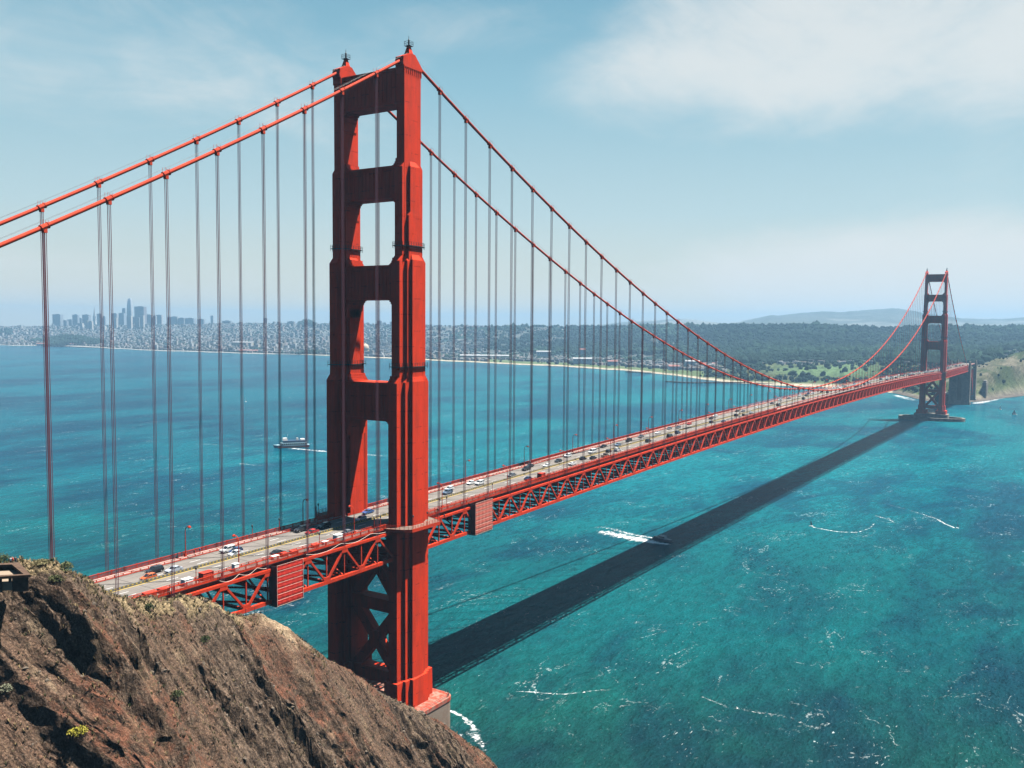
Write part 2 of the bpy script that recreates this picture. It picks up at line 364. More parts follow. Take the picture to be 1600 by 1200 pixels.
# suspenders
sus = []
for sy in (-1, 1):
    for n in range(1, 13): sus.append((-.505-15.24*n, sy))
    for n in range(1, 84): sus.append((1.35+15.2*n, sy))
    for n in range(1, 20): sus.append((1280+15.24*n, sy))
def sus_px(x, sy):
    a = pix((x, sy*CY, cable_z(x))); return a
vis = sorted([s for s in sus if -40 < sus_px(*s)[0] < 1640 and s[0] > -125], key=lambda s: sus_px(*s)[2])
near_s, rest_s = vis[:100], [s for s in sus if s not in vis[:100]]
def sus_geo(mb, x, sy):
    zt, zb = cable_z(x)-.3, road_z(x)-1.6
    near = x < 330
    for a in (-.2, .2):
        for b in (-.3, .3):
            mb.tube([(x+a, sy*CY+b, zb), (x+a, sy*CY+b, zt)], .07, 4 if not near else 6, cap=False)
def band_geo(mb, x, sy):
    s = Vector((2, 0, cable_z(x+1)-cable_z(x-1))).normalized(); c = Vector((x, sy*CY, cable_z(x)))
    mb.tube([c-s*.8, c+s*.8], .64, 10); mb.tube([c-s*.95, c-s*.75], .74, 10); mb.tube([c+s*.75, c+s*.95], .74, 10)
    for b in (-.55, .55):
        mb.bar(c+Vector((-.6, b, .3)), c+Vector((-.6, b, 1.45)), .06, .06); mb.bar(c+Vector((.6, b, .3)), c+Vector((.6, b, 1.45)), .06, .06)
    mb.box(x-.4, x+.4, sy*CY-.5, sy*CY+.5, c.z-1.3, c.z-.4)
for x, sy in near_s:
    mb = MB(); sus_geo(mb, x, sy); o = mb.build('suspender', ROPE, bridge)
    mb = MB(); band_geo(mb, x, sy); mb.build('cable_band', CABLE, o)
mb = MB(); mb2 = MB()
for x, sy in rest_s: sus_geo(mb, x, sy); band_geo(mb2, x, sy)
o = mb.build('suspender', ROPE, bridge); o['kind'] = 'stuff'
mb2.build('cable_band', CABLE, o)['kind'] = 'stuff'

# deck
NODE = [-.505-15.24*n for n in range(12, 0, -1)]+[0.4]+[1.35+15.2*n for n in range(1, 84)]+[1280.0]+[1280+15.24*n for n in range(1, 32)]
def strip(mb, y0, y1, dz0, dz1, xa=None, xb=None, step=7.62):
    xa = X0 if xa is None else xa; xb = X1 if xb is None else xb
    n = max(1, int((xb-xa)/step)); xs = [xa+(xb-xa)*i/n for i in range(n+1)]
    vs = []
    for x in xs:
        z = road_z(x); vs += [(x, y0, z+dz0), (x, y1, z+dz0), (x, y1, z+dz1), (x, y0, z+dz1)]
    fs = [(0, 1, 2, 3), tuple(4*n+k for k in (3, 2, 1, 0))]
    for i in range(n):
        a = 4*i; fs += [(a+k, a+(k+1) % 4, a+4+(k+1) % 4, a+4+k) for k in range(4)]
    mb.add(vs, fs)
mb = MB(); strip(mb, -9.5, 9.5, -.55, 0); mb.build('roadway', ROAD, bridge)
mb = MB(); strip(mb, -9.0, 9.0, -1.35, -.6); mb.build('deck_girder', ORANGE2, bridge)
for sy in (-1, 1):
    a, b = sorted((sy*9.52, sy*12.9))
    mb = MB(); strip(mb, a, b, -.5, .18); mb.build('sidewalk', WALK, bridge)
    mb = MB(); a, b = sorted((sy*9.55, sy*9.85))
    strip(mb, a, b, .2, .42)
    strip(mb, sy*9.7-.06, sy*9.7+.06, .85, .98); strip(mb, sy*9.7-.05, sy*9.7+.05, .55, .63)
    for k in range(int((X1-X0)/2.54)):
        x = X0+1+k*2.54; z = road_z(x); mb.box(x-.09, x+.09, sy*9.7-.09, sy*9.7+.09, z+.4, z+.9)
    mb.build('kerb_railing', ORANGE2, bridge)
    mb = MB(); yy = sy*12.98                      # outer pedestrian railing of close pickets
    strip(mb, yy-.1, yy+.1, 1.25, 1.42); strip(mb, yy-.06, yy+.06, .28, .4)
    strip(mb, yy-.09, yy+.09, -.28, .12)
    k = 0; x = X0
    while x < 420:
        z = road_z(x); post = (k % 10 == 0)
        w = .13 if post else .085
        mb.box(x-w, x+w, yy-w*.7, yy+w*.7, z+.1, z+1.26 if not post else z+1.55); x += .38; k += 1
    strip(mb, yy-.03, yy+.03, .70, .82, 420, X1)
    mb.build('pedestrian_railing', ORANGE2, bridge)
    # outer fascia girder between sidewalk and truss
    mb = MB(); a, b = sorted((sy*11.7, sy*12.1)); strip(mb, a, b, -1.6, -.51)
    mb.build('fascia_girder', ORANGE2, bridge)
# markings, median
mb = MB()
for yy in (-6.35, -3.2, 3.2, 6.35):
    x = -130
    while x < 1620:
        z = road_z(x+.9)
        if not (x+3.6 > X1): mb.box(x, x+3.6, yy-.075, yy+.075, road_z(x)+.004 if 0 else min(road_z(x), road_z(x+3.6))-.05, max(road_z(x), road_z(x+3.6))+.012)
        x += 14.6
mb.build('lane_markings', WHITE, bridge)
mb = MB(); strip(mb, -.23, .23, .0, .06, -130, 1620); strip(mb, -.16, .16, .06, .72, -130, 1620)
med = mb.build('median_barrier', mat('barrier_metal', (.16, .15, .13), .6), bridge)
mb = MB(); strip(mb, -.55, -.3, -.02, .03, -130, 1620); strip(mb, .3, .5, -.02, .03, -130, 1620)
k = 0; x = -129
while x < 420: z = road_z(x); mb.box(x, x+.5, -.18, -.165, z+.3, z+.62); x += 1.2
mb.build('yellow_line', YELLOW, med)

# stiffening trusses
TD = 10.4
def top_z(x): return road_z(x)-1.75
def bot_z(x): return road_z(x)-TD-.25
def truss_panel(mb, xa, xb, sy, light=False):
    y = sy*CY; xm = (xa+xb)/2
    if not light:
        wy, wd = (.6, .6) if xa < 350 else (.42, .5); mb.bar((xa, y, top_z(xa)), (xm, y, bot_z(xm)), wy, wd); mb.bar((xm, y, bot_z(xm)), (xb, y, top_z(xb)), wy, wd)
    else:
        mb.bar((xa, y, top_z(xa)), (xm, y, bot_z(xm)), .6, .6); mb.bar((xm, y, bot_z(xm)), (xb, y, top_z(xb)), .6, .6)
    vw = .17 if xa < 350 else .12; mb.box(xa-.16, xa+.16, y-vw, y+vw, bot_z(xa), top_z(xa)-.1); mb.box(xm-.2, xm+.2, y-vw, y+vw, bot_z(xm), top_z(xm))
    mb.box(xa-1.5, xa+1.5, y-.36, y+.36, top_z(xa)-1.5, top_z(xa)+.1, .5, 0)
    mb.hexa([(xm-1.9, y-.36, bot_z(xm)), (xm+1.9, y-.36, bot_z(xm)), (xm+1.9, y+.36, bot_z(xm)), (xm-1.9, y+.36, bot_z(xm))],
            [(xm-.8, y-.36, bot_z(xm)+1.6), (xm+.8, y-.36, bot_z(xm)+1.6), (xm+.8, y+.36, bot_z(xm)+1.6), (xm-.8, y+.36, bot_z(xm)+1.6)])
def chord(sy, which):
    mb = MB(); f = top_z if which == 'top' else bot_z; y = sy*CY
    xs = [x for x in NODE if x < 1625]
    for a, b in zip(xs[:-1], xs[1:]):
        mb.bar((a, y, f(a)), (b, y, f(b)), .82 if which == 'top' else .9, .8 if which == 'top' else 1.05)
    return mb
nt = [x for x in NODE if x < 1625]
pan = list(zip(nt[:-1], nt[1:]))
west_near = [p for p in pan if p[1] > -125][:100]
for sy in (-1, 1):
    chord(sy, 'top').build('truss_top_chord', ORANGE2, bridge); chord(sy, 'bottom').build('truss_bottom_chord', ORANGE2, bridge)
for a, b in west_near:
    mb = MB(); truss_panel(mb, a, b, -1); mb.build('truss_panel', ORANGE2, bridge)
mb = MB()
for a, b in pan:
    truss_panel(mb, a, b, 1)
    if (a, b) not in west_near: truss_panel(mb, a, b, -1)
mb.build('truss_panel', ORANGE2, bridge)['kind'] = 'stuff'
mb = MB()                                          # floor beams and bottom laterals
for a, b in pan:
    m_ = (a+b)/2
    for x in (a, m_):
        mb.box(x-.25, x+.25, -13.3, 13.3, top_z(x)-1.9, top_z(x)-.1) if x == m_ else mb.box(x-.3, x+.3, -13.3, 13.3, top_z(x)-2.1, top_z(x)-.12)
        mb.box(x-.3, x+.3, -13.2, 13.2, bot_z(x)-.3, bot_z(x)+.5)
        if x == a:
            for s in (-1, 1): mb.bar((x, -13*s, bot_z(x)+.4), (x, 0, top_z(x)-1.9), .4, .4)
    mb.bar((a, -13, bot_z(a)), (m_, 0, bot_z(m_)), .5, .5); mb.bar((a, 13, bot_z(a)), (m_, 0, bot_z(m_)), .5, .5)
    mb.bar((m_, 0, bot_z(m_)), (b, -13, bot_z(b)), .5, .5); mb.bar((m_, 0, bot_z(m_)), (b, 13, bot_z(b)), .5, .5)
mb.build('floor_beams', ORANGE2, bridge)
mb = MB()
for y in (-7, -3.5, 0, 3.5, 7): strip(mb, y-.15, y+.15, -2.3, -1.36, X0, 1620, 15.24)
mb.build('stringers', ORANGE2, bridge)

# north pier
pier = empty('bridge_pier'); tag(pier, 'weathered concrete pier block under the near tower at the foot of the cliff', 'pier')
mb = MB(); pts = []
def rrect(x0, x1, y0, y1, r, n=5):
    o = []
    for (cx, cy, a0) in ((x1-r, y1-r, 0), (x0+r, y1-r, 90), (x0+r, y0+r, 180), (x1-r, y0+r, 270)):
        for k in range(n+1): a = R_(a0+90*k/n); o.append((cx+r*math.cos(a), cy+r*math.sin(a)))
    return o
mb.prism(rrect(-12.5, 12.5, -23.5, 23.5, 3.2), -3, 12.9, 'z'); 
PIERM = mat('pier_concrete', (.23, .17, .13), .9, .1, (.4, .06, (.24, .19, .15)), (1, .3, .2))
SPLAT = mat('paint_splashed_top', (.30, .17, .13), .9, .1, (.55, .12, (.38, .06, .035)))
mb.build('pier_block', PIERM, pier)
MB().prism(rrect(-12.7, 12.7, -23.7, 23.7, 3.3), 11.6, 12.95, 'z').build('pier_cap', SPLAT, pier)
mb = MB()
for a, b in zip(rrect(-12.2, 12.2, -23.2, 23.2, 3.2), rrect(-12.2, 12.2, -23.2, 23.2, 3.2)[1:]+rrect(-12.2, 12.2, -23.2, 23.2, 3.2)[:1]):
    mb.bar((*a, 12.9), (*a, 14.1), .1, .1); mb.bar((*a, 14.0), (*b, 14.0), .07, .07); mb.bar((*a, 13.5), (*b, 13.5), .07, .07)
mb.build('pier_railing', BLACKM, pier)
# south tower pier and its ring fender
fp = empty('ring_fender'); tag(fp, 'low oval concrete ring fender round the foot of the distant tower', 'fender')
mb = MB(); n = 56
for i in range(n):
    a, b = 2*math.pi*i/n, 2*math.pi*(i+1)/n
    P = lambda t, k: (1280+(25-k)*math.copysign(abs(math.cos(t))**.9, math.cos(t)), (47-k)*math.sin(t))
    mb.hexa([(*P(a, 0), -3), (*P(b, 0), -3), (*P(b, 4), -3), (*P(a, 4), -3)], [(*P(a, 0), 4.6), (*P(b, 0), 4.6), (*P(b, 4), 4.6), (*P(a, 4), 4.6)])
mb.build('fender_wall', CONC, fp)
mb = MB(); mb.prism(rrect(1280-13, 1280+13, -24, 24, 5), -3, 9.5, 'z'); mb.build('tower_pier', CONC, fp)

# anchorage pylons and arch at the far shore
for i, (xa, xb, lab) in enumerate(((1617, 1629, 'big grey concrete pylon wall just behind the distant tower'), (1716, 1727, 'second concrete pylon beyond the arch on the far shore'))):
    py = empty('concrete_pylon'); tag(py, lab, 'pylon')
    mb = MB(); mb.box(xa, xb, -17.5, 17.5, -2, 63); 
    mb.box(xa-1, xb+1, -18.5, 18.5, -2, 5)
    mb.build('pylon_wall', CONC, py)
    mb = MB(); mb.box(xa-.25, xa, -3.2, 3.2, 8, 50, 0, 0); mb.build('recess_panel', CONC_D, py)
    for sy in (-1, 1):
        a, b = sorted((sy*14.4, sy*17.5)); mb = MB(); mb.box(xa, xb, a, b, 63, 76.5); mb.box(xa+1, xb-1, a+.5*(sy < 0), b-.5*(sy > 0), 76.5, 80)
        mb.build('pylon_horn', CONC, py)
ar = empty('arch_span'); tag(ar, 'dark steel arch span between the two concrete pylons on the far shore', 'arch')
for sy in (-1, 1):
    mb = MB(); pr = None
    for k in range(17):
        t = k/16; x = 1630+85*t; z = 18+38*(1-(2*t-1)**2); p = (x, sy*12.5, z)
        if pr: mb.bar(pr, p, 1, 1.6); mb.bar((pr[0], pr[1], pr[2]-5), (x, sy*12.5, z-5), 1, 1.2); mb.bar(pr, (x, sy*12.5, z-5), .5, .5)
        mb.box(x-.4, x+.4, sy*12.5-.4, sy*12.5+.4, z, 62); pr = p
    mb.build('arch_rib', ORANGE2, ar)
mb = MB()
for k in range(0, 17, 2):
    t = k/16; x = 1630+85*t; z = 18+38*(1-(2*t-1)**2); mb.bar((x, -12, z), (x, 12, z), .8, .8); mb.bar((x, -12, z-5), (x, 12, z-5), .6, .6)
mb.build('cross_struts', ORANGE2, ar)
bt = empty('concrete_buttress'); tag(bt, 'pale low concrete housing block right of the far pylons above the shore', 'building')
MB().box(1770, 1812, -31, -24, -2, 34).build('block_wall', CONC, bt); MB().box(1782, 1790, -31.3, -31, 4, 28).build('dark_opening', CONC_D, bt)
MB().box(1774, 1800, -30, -25, 34, 38).build('roof_block', CONC, bt)
ft = empty('brick_fort'); tag(ft, 'dark square brick fort at the water behind the distant tower legs', 'fort')
MB().box(1638, 1700, -2, 44, -2, 16).build('fort_wall', mat('fort_brick', (.12, .07, .06), .9, .1, (.3, .2, (.08, .05, .045))), ft)
mb = MB()
for k in range(9):
    for r in range(2): mb.box(1637.8, 1638, 3+k*4.4, 4.8+k*4.4, 4+r*5, 6.2+r*5)
mb.build('gun_openings', BLACKM, ft); MB().box(1642, 1696, 2, 40, 16, 16.8).build('roof', CONC, ft)

# ------------------------------------------------------------------ numpy noise
def _h(ix, iy, seed):
    n = (ix.astype(np.int64)*374761393+iy.astype(np.int64)*668265263+seed*144665) & 0x7fffffff
    n = ((n ^ (n >> 13))*1274126177) & 0x7fffffff
    return ((n ^ (n >> 16)) & 0xffff)/65535.0
def vnoise(x, y, seed=0):
    x, y = np.asarray(x, float), np.asarray(y, float); ix, iy = np.floor(x), np.floor(y); fx, fy = x-ix, y-iy
    fx = fx*fx*fx*(fx*(6*fx-15)+10); fy = fy*fy*fy*(fy*(6*fy-15)+10)
    a, b, c, d = _h(ix, iy, seed), _h(ix+1, iy, seed), _h(ix, iy+1, seed), _h(ix+1, iy+1, seed)
    return (a*(1-fx)+b*fx)*(1-fy)+(c*(1-fx)+d*fx)*fy
def fbm(x, y, o=4, seed=0, g=.5):
    s = 0; a = 1; t = 0
    for k in range(o):
        s = s+a*(vnoise(x*2**k+17.3*k, y*2**k+5.7*k, seed+k)-.5); t += a; a *= g
    return s/t*2
def ridged(x, y, o=4, seed=0, g=.5):
    s = 0; a = 1; t = 0
    for k in range(o):
        s = s+a*(1-2*np.abs(vnoise(x*2**k+9.1*k, y*2**k+3.3*k, seed+k)-.5)); t += a; a *= g
    return s/t
def sstep(x, a, b):
    t = np.clip((x-a)/(b-a), 0, 1); return t*t*(3-2*t)
def grid_mesh(name, P, mats, colors=None, smooth_=True):
    nu, nv, _ = P.shape; me = bpy.data.meshes.new(name)
    me.vertices.add(nu*nv); me.vertices.foreach_set('co', P.reshape(-1).astype(np.float32))
    i = np.arange((nu-1)*(nv-1)); a = (i//(nv-1))*nv+i % (nv-1)
    q = np.stack([a, a+nv, a+nv+1, a+1], 1).reshape(-1).astype(np.int32); nf = len(i)
    me.loops.add(nf*4); me.loops.foreach_set('vertex_index', q); me.polygons.add(nf)
    me.polygons.foreach_set('loop_start', np.arange(nf, dtype=np.int32)*4); me.polygons.foreach_set('loop_total', np.full(nf, 4, np.int32))
    me.polygons.foreach_set('use_smooth', np.full(nf, smooth_)); me.update(calc_edges=True)
    if colors is not None:
        for k, c in colors.items():
            at = me.color_attributes.new(k, 'FLOAT_COLOR', 'POINT'); cc = np.ones((nu*nv, 4), np.float32); cc[:, :3] = c.reshape(-1, 3); at.data.foreach_set('color', cc.reshape(-1))
    for m in (mats if isinstance(mats, (list, tuple)) else [mats]): me.materials.append(m)
    me.validate(); return me
def np_mesh(name, V, F, mat_, colors=None, smooth_=False):   # V (n,3), F (m,k)
    me = bpy.data.meshes.new(name); V = np.asarray(V, np.float32); F = np.asarray(F, np.int32); m, k = F.shape
    me.vertices.add(len(V)); me.vertices.foreach_set('co', V.reshape(-1)); me.loops.add(m*k); me.loops.foreach_set('vertex_index', F.reshape(-1))
    me.polygons.add(m); me.polygons.foreach_set('loop_start', np.arange(m, dtype=np.int32)*k); me.polygons.foreach_set('loop_total', np.full(m, k, np.int32))
    me.polygons.foreach_set('use_smooth', np.full(m, smooth_)); me.update(calc_edges=True)
    if colors is not None:
        at = me.color_attributes.new('tint', 'FLOAT_COLOR', 'POINT'); cc = np.ones((len(V), 4), np.float32); cc[:, :3] = colors; at.data.foreach_set('color', cc.reshape(-1))
    me.materials.append(mat_); return me

# ------------------------------------------------------------------ water
def water_mat():
    m = bpy.data.materials.new('sea_water'); m.use_nodes = True; t = m.node_tree; b = t.nodes['Principled BSDF']
    tcn = N(t, 'ShaderNodeTexCoord'); o = tcn.outputs['Object']
    def noise(scale, detail=4, rough=.5, sx=1, sy=1, rot=0.0, dist=0, lac=2.0):
        mp = N(t, 'ShaderNodeMapping'); mp.inputs['Scale'].default_value = (sx, sy, 1); mp.inputs['Rotation'].default_value = (0, 0, rot); t.links.new(o, mp.inputs[0])
        n = N(t, 'ShaderNodeTexNoise', in_={'Scale': scale, 'Detail': detail, 'Roughness': rough, 'Distortion': dist}); t.links.new(mp.outputs[0], n.inputs['Vector']); return n.outputs[0]
    big = noise(.0026, 5, .55, 1, 1.6, .5, .6); mid = noise(.011, 5, .6, 1, 2.2, .5, .8)
    f = smooth(t, M_(t, 'ADD', M_(t, 'MULTIPLY', big, .62), M_(t, 'MULTIPLY', mid, .38)), .40, .60)
    s = N(t, 'ShaderNodeSeparateXYZ'); t.links.new(o, s.inputs[0])
    # greener shallow water by the near western shore, bluer in the channel and bay
    along = M_(t, 'ADD', M_(t, 'MULTIPLY', s.outputs[1], .5), s.outputs[0]); blue = smooth(t, along, 160, 620); midw = smooth(t, along, -60, 160)
    green = mixc(t, f, (.007, .060, .046), (.005, .027, .036)); bl = mixc(t, f, (.002, .120, .148), (.002, .054, .092))
    deep = smooth(t, M_(t, 'SUBTRACT', s.outputs[1], M_(t, 'MULTIPLY', s.outputs[0], .45)), 120, 620)
    bl = mixc(t, deep, bl, mixc(t, f, (.001, .082, .118), (.001, .038, .072)))
    green = mixc(t, midw, green, mixc(t, f, (.003, .080, .090), (.003, .032, .054)))
    c = mixc(t, blue, green, bl)
    # whitecaps and foam flecks
    fo = noise(.30, 6, .6, 1, 3.2, .5, .3); fm = noise(.02, 4, .6, 1, 1.8, .5, .8)
    thr = M_(t, 'SUBTRACT', .702, M_(t, 'MULTIPLY', smooth(t, fm, .42, .72), .075))
    foam = M_(t, 'MULTIPLY', M_(t, 'SUBTRACT', fo, thr), 14.0, clamp=True)
    rd = noise(.016, 6, .55, 1, 1.5, .9, 1.6)      # long thin drifting foam lines
    line = M_(t, 'SUBTRACT', 1.0, M_(t, 'MULTIPLY', M_(t, 'ABSOLUTE', M_(t, 'SUBTRACT', rd, .5)), 120), clamp=True)
    line = M_(t, 'MULTIPLY', M_(t, 'MULTIPLY', line, smooth(t, fm, .50, .62)), smooth(t, noise(.5, 5, .7), .47, .60))
    foam = M_(t, 'MAXIMUM', foam, M_(t, 'MULTIPLY', line, .75))
    fl = M_(t, 'MULTIPLY', M_(t, 'SUBTRACT', noise(.62, 4, .6, 1, 2.2, .5, .3), .66), 8.0, clamp=True)
    foam = M_(t, 'MAXIMUM', foam, M_(t, 'MULTIPLY', fl, .55))
    c = mixc(t, M_(t, 'MULTIPLY', foam, .75), c, (.55, .62, .62))
    t.links.new(c, b.inputs['Base Color'])
    b.inputs['IOR'].default_value = 1.33; b.inputs['Specular IOR Level'].default_value = .006
    rg = M_(t, 'ADD', M_(t, 'MULTIPLY', foam, .5), .16); t.links.new(rg, b.inputs['Roughness'])
    w1 = noise(.09, 3, .5, 1, 2.4, .5, .2); w2 = noise(.45, 4, .6, 1, 2.2, .6, .3); w3 = noise(1.6, 3, .6, 1, 1.5, .4)
    h = M_(t, 'ADD', M_(t, 'ADD', M_(t, 'MULTIPLY', w1, 1.5), M_(t, 'MULTIPLY', w2, .55)), M_(t, 'MULTIPLY', w3, .12))
    rip = M_(t, 'ADD', M_(t, 'MULTIPLY', w2, .6), M_(t, 'MULTIPLY', w1, .4))  # wave shading put into the colour: crests lighter, troughs darker
    cm_ = mixc(t, 1.0, c, ramp(t, rip, [(.34, .66), (.5, 1.0), (.66, 1.38)]), 'MULTIPLY'); t.links.new(cm_, b.inputs['Base Color'])
    bp = N(t, 'ShaderNodeBump', in_={'Strength': 1.0, 'Distance': 2.2}); t.links.new(h, bp.inputs['Height']); t.links.new(bp.outputs[0], b.inputs['Normal'])
    return m
mb = MB(); S = 9600; cxw, cyw = 5200, 2600
mb.add([(cxw-S, cyw-S, 0), (cxw+S, cyw-S, 0), (cxw+S, cyw+S, 0), (cxw-S, cyw+S, 0)], [(0, 1, 2, 3)])
tag(mb.build('water', water_mat()), kind='structure')

# ------------------------------------------------------------------ brown cliff
RT = [(-620, 850, 148), (-400, 866, 152), (0, 880, 162), (70, 876, 164), (95, 886, 166), (130, 905, 172), (175, 930, 184), (215, 937, 192), (270, 936, 200), (300, 932, 206), (330, 940, 212),
      (355, 957, 218), (385, 964, 224), (405, 961, 227), (440, 975, 232), (470, 1000, 238), (510, 1030, 246), (545, 1048, 252), (600, 1087, 262), (640, 1104, 268), (690, 1130, 274), (745, 1172, 281), (775, 1203, 285), (815, 1235, 288)]
RW = np.array([W(*r)[:] for r in RT])
RX = RW[:, 0]
def ridge(x): return np.interp(x, RX, RW[:, 1]), np.interp(x, RX, RW[:, 2])
xs = np.linspace(RX[0], RX[-1]+6, 830)
ts = np.concatenate([np.linspace(-75, -6, 60), np.linspace(-5.6, 75, 260), np.linspace(76, 125, 60)])
X, T = np.meshgrid(xs, ts, indexing='ij')
YR, ZR = ridge(X)
def drop(t): return np.where(t > 0, 1.12*(np.sqrt(t*t+16)-4)+.0015*t*t, .95*(np.sqrt(t*t+9)-3))
a_ = X-.55*T
det = sstep(np.abs(T), 0.5, 16)
aw = a_+3.5*fbm(X/24, T/34, 3, 15)+.8*fbm(X/6, T/9, 3, 16)
def saw(k, T_, seed):
    f = k-np.floor(k); A = vnoise(np.floor(k)*1.37, T_, seed)
    return A*np.where(f < .16, sstep(f, 0, .16), 1-(f-.16)/.84)
lowf = 7.0*(ridged(a_/23, T/95, 3, 3)-.62)+1.0*fbm(X/9, T/9, 3, 5)+7.5*(saw(aw/15, T/30, 17)-.3)
crag = 3.4*(saw(aw/5.2+7, T/11, 18)-.3)+1.5*(ridged(aw/3.4, T/13, 4, 11)-.6)+.7*(saw(aw/2.3, T/3.5, 19)-.3)+1.3*(ridged(X/4.6, T/5.2, 3, 23)-.6)
rough_m = sstep(fbm(X/9, T/12, 3, 44), -.05, .2)
rough = 1.25*(ridged(X/2.1, T/2.9, 4, 31, .6)-.5)+.55*fbm(X/.95, T/1.05, 2, 41)+.7*(vnoise(X/1.3+aw*.2, T/3.1, 43) > .62)*rough_m
rockm = sstep(fbm((X-.5*T)/17, T/36, 3, 77)+.25*fbm(X/4, T/5, 2, 78), -.12, .22)
shelf = np.exp(-(((X-W(428, 985, 231).x)/6.5)**2+((T-2)/5.5)**2))
amp = det*(1-.8*shelf)
Z = ZR-drop(T)+lowf*amp+crag*amp*(.45+.9*rockm)+rough*(.25+.75*np.clip(np.abs(T)/5, 0, 1))*(.6+.6*rockm)*(1-.5*shelf)
Z = Z+.5*fbm(X/4, T/4, 3, 55)+1.1*(ridged(X/3.3, T/3.6, 3, 56)-.62)*np.exp(-(T/9)**2)
XX = X+amp*(.8*fbm(X/7, Z/11, 3, 91)+.4*fbm(X/1.9, Z/2.4, 2, 93))
YY = YR-T+amp*(1.0*fbm(X/6+40, Z/9, 3, 92)+.45*fbm(X/1.7+9, Z/2.2, 2, 94))
# cut under the deck
cutm = sstep(YY, -21, -15.5)*(XX < -60)
Z = np.where(cutm > 0, np.minimum(Z, Z*(1-cutm)+61.5*cutm), Z)
# pillbox terrace
C0 = W(0, 915, 152)
Z = np.maximum(Z, -4)
tan = sstep(8-np.abs(T-1), 0, 7)*.8*sstep(fbm(X/3, T/3, 3, 61), -.35, .25)*sstep(-90-X, -30, 8)+.35*sstep(fbm(X/5, T/16, 3, 62), .22, .5)
sandm = np.clip(shelf*1.6-.3+.9*fbm(X/3, T/5, 3, 66), 0, 1)*.85
redm = sstep(fbm((X-.5*T)/13+5, T/30, 3, 79)+.3*fbm(X/3, T/3, 2, 80), -.12, .3)
zone = np.stack([rockm, np.clip(tan, 0, 1), np.clip(sandm, 0, 1)], -1); zone2 = np.stack([redm, redm*0, redm*0], -1)
def cliff_mat():
    m = bpy.data.materials.new('cliff_rock'); m.use_nodes = True; t = m.node_tree; b = t.nodes['Principled BSDF']
    at = N(t, 'ShaderNodeVertexColor', layer_name='zone'); s = N(t, 'ShaderNodeSeparateColor'); t.links.new(at.outputs[0], s.inputs[0])
    at2 = N(t, 'ShaderNodeVertexColor', layer_name='zone2'); s2 = N(t, 'ShaderNodeSeparateColor'); t.links.new(at2.outputs[0], s2.inputs[0])
    tcn = N(t, 'ShaderNodeTexCoord'); o = tcn.outputs['Object']
    def noise(scale, detail=5, rough=.65, sc3=(1, 1, 1), rot=(0, 0, 0), dist=0):
        mp = N(t, 'ShaderNodeMapping'); mp.inputs['Scale'].default_value = sc3; mp.inputs['Rotation'].default_value = rot; t.links.new(o, mp.inputs[0])
        n = N(t, 'ShaderNodeTexNoise', in_={'Scale': scale, 'Detail': detail, 'Roughness': rough, 'Distortion': dist}); t.links.new(mp.outputs[0], n.inputs['Vector']); return n.outputs[0]
    n1, n2, n3 = noise(.5), noise(2.2, 6, .7), noise(.9, 6, .7, (1, .35, .35), (0, 0, .35), .5)
    rock = mixc(t, smooth(t, n3, .33, .68), (.028, .020, .015), (.138, .096, .068)); rock = mixc(t, smooth(t, n2, .56, .8), rock, (.23, .165, .118))
    soil = mixc(t, smooth(t, n1, .35, .65), (.124, .054, .033), (.060, .034, .023)); soil = mixc(t, smooth(t, n2, .54, .76), soil, (.168, .105, .068))
    soil2 = mixc(t, smooth(t, n2, .35, .65), (.050, .032, .022), (.125, .079, .054))
    ground = mixc(t, s2.outputs[0], soil2, soil)
    tanc = mixc(t, smooth(t, n2, .4, .65), (.27, .20, .115), (.10, .078, .042))
    sand = mixc(t, smooth(t, n1, .4, .7), (.30, .225, .145), (.15, .105, .066))
    geo = N(t, 'ShaderNodeNewGeometry'); sn = N(t, 'ShaderNodeSeparateXYZ'); t.links.new(geo.outputs['Normal'], sn.inputs[0])
    steep = M_(t, 'SUBTRACT', 1.0, smooth(t, sn.outputs[2], .30, .62))
    rk = M_(t, 'MAXIMUM', M_(t, 'MULTIPLY', steep, .85), smooth(t, M_(t, 'ADD', s.outputs[0], M_(t, 'MULTIPLY', M_(t, 'SUBTRACT', n2, .5), 1.2)), .45, .85))
    c = mixc(t, rk, ground, rock); c = mixc(t, smooth(t, M_(t, 'ADD', s.outputs[1], M_(t, 'MULTIPLY', M_(t, 'SUBTRACT', n2, .5), 1.4)), .35, .75), c, tanc)
    c = mixc(t, s.outputs[2], c, sand)
    n5 = noise(2.6, 6, .82); c = mixc(t, 1.0, c, ramp(t, n5, [(.36, .42), (.50, .95), (.62, 2.1)]), 'MULTIPLY')
    # small dry scrub patches and pale pebbles
    g = noise(1.3, 4, .6); c = mixc(t, M_(t, 'MULTIPLY', smooth(t, g, .60, .68), .55), c, (.036, .040, .018))
    vo = N(t, 'ShaderNodeTexVoronoi', in_={'Scale': 1.6, 'Randomness': 1}); t.links.new(o, vo.inputs['Vector'])
    pb = M_(t, 'MULTIPLY', M_(t, 'LESS_THAN', vo.outputs['Distance'], .16), smooth(t, noise(.25, 3), .5, .62)); c = mixc(t, M_(t, 'MULTIPLY', pb, .4), c, (.26, .23, .19))
    t.links.new(c, b.inputs['Base Color']); b.inputs['Roughness'].default_value = .95; b.inputs['Specular IOR Level'].default_value = .1
    bp = N(t, 'ShaderNodeBump', in_={'Strength': 1.0, 'Distance': .55}); bp2 = N(t, 'ShaderNodeBump', in_={'Strength': .8, 'Distance': .12})
    t.links.new(M_(t, 'ADD', n3, n1), bp.inputs['Height']); t.links.new(n2, bp2.inputs['Height']); t.links.new(bp.outputs[0], bp2.inputs['Normal']); t.links.new(bp2.outputs[0], b.inputs['Normal'])
    return m
CLIFF = cliff_mat()
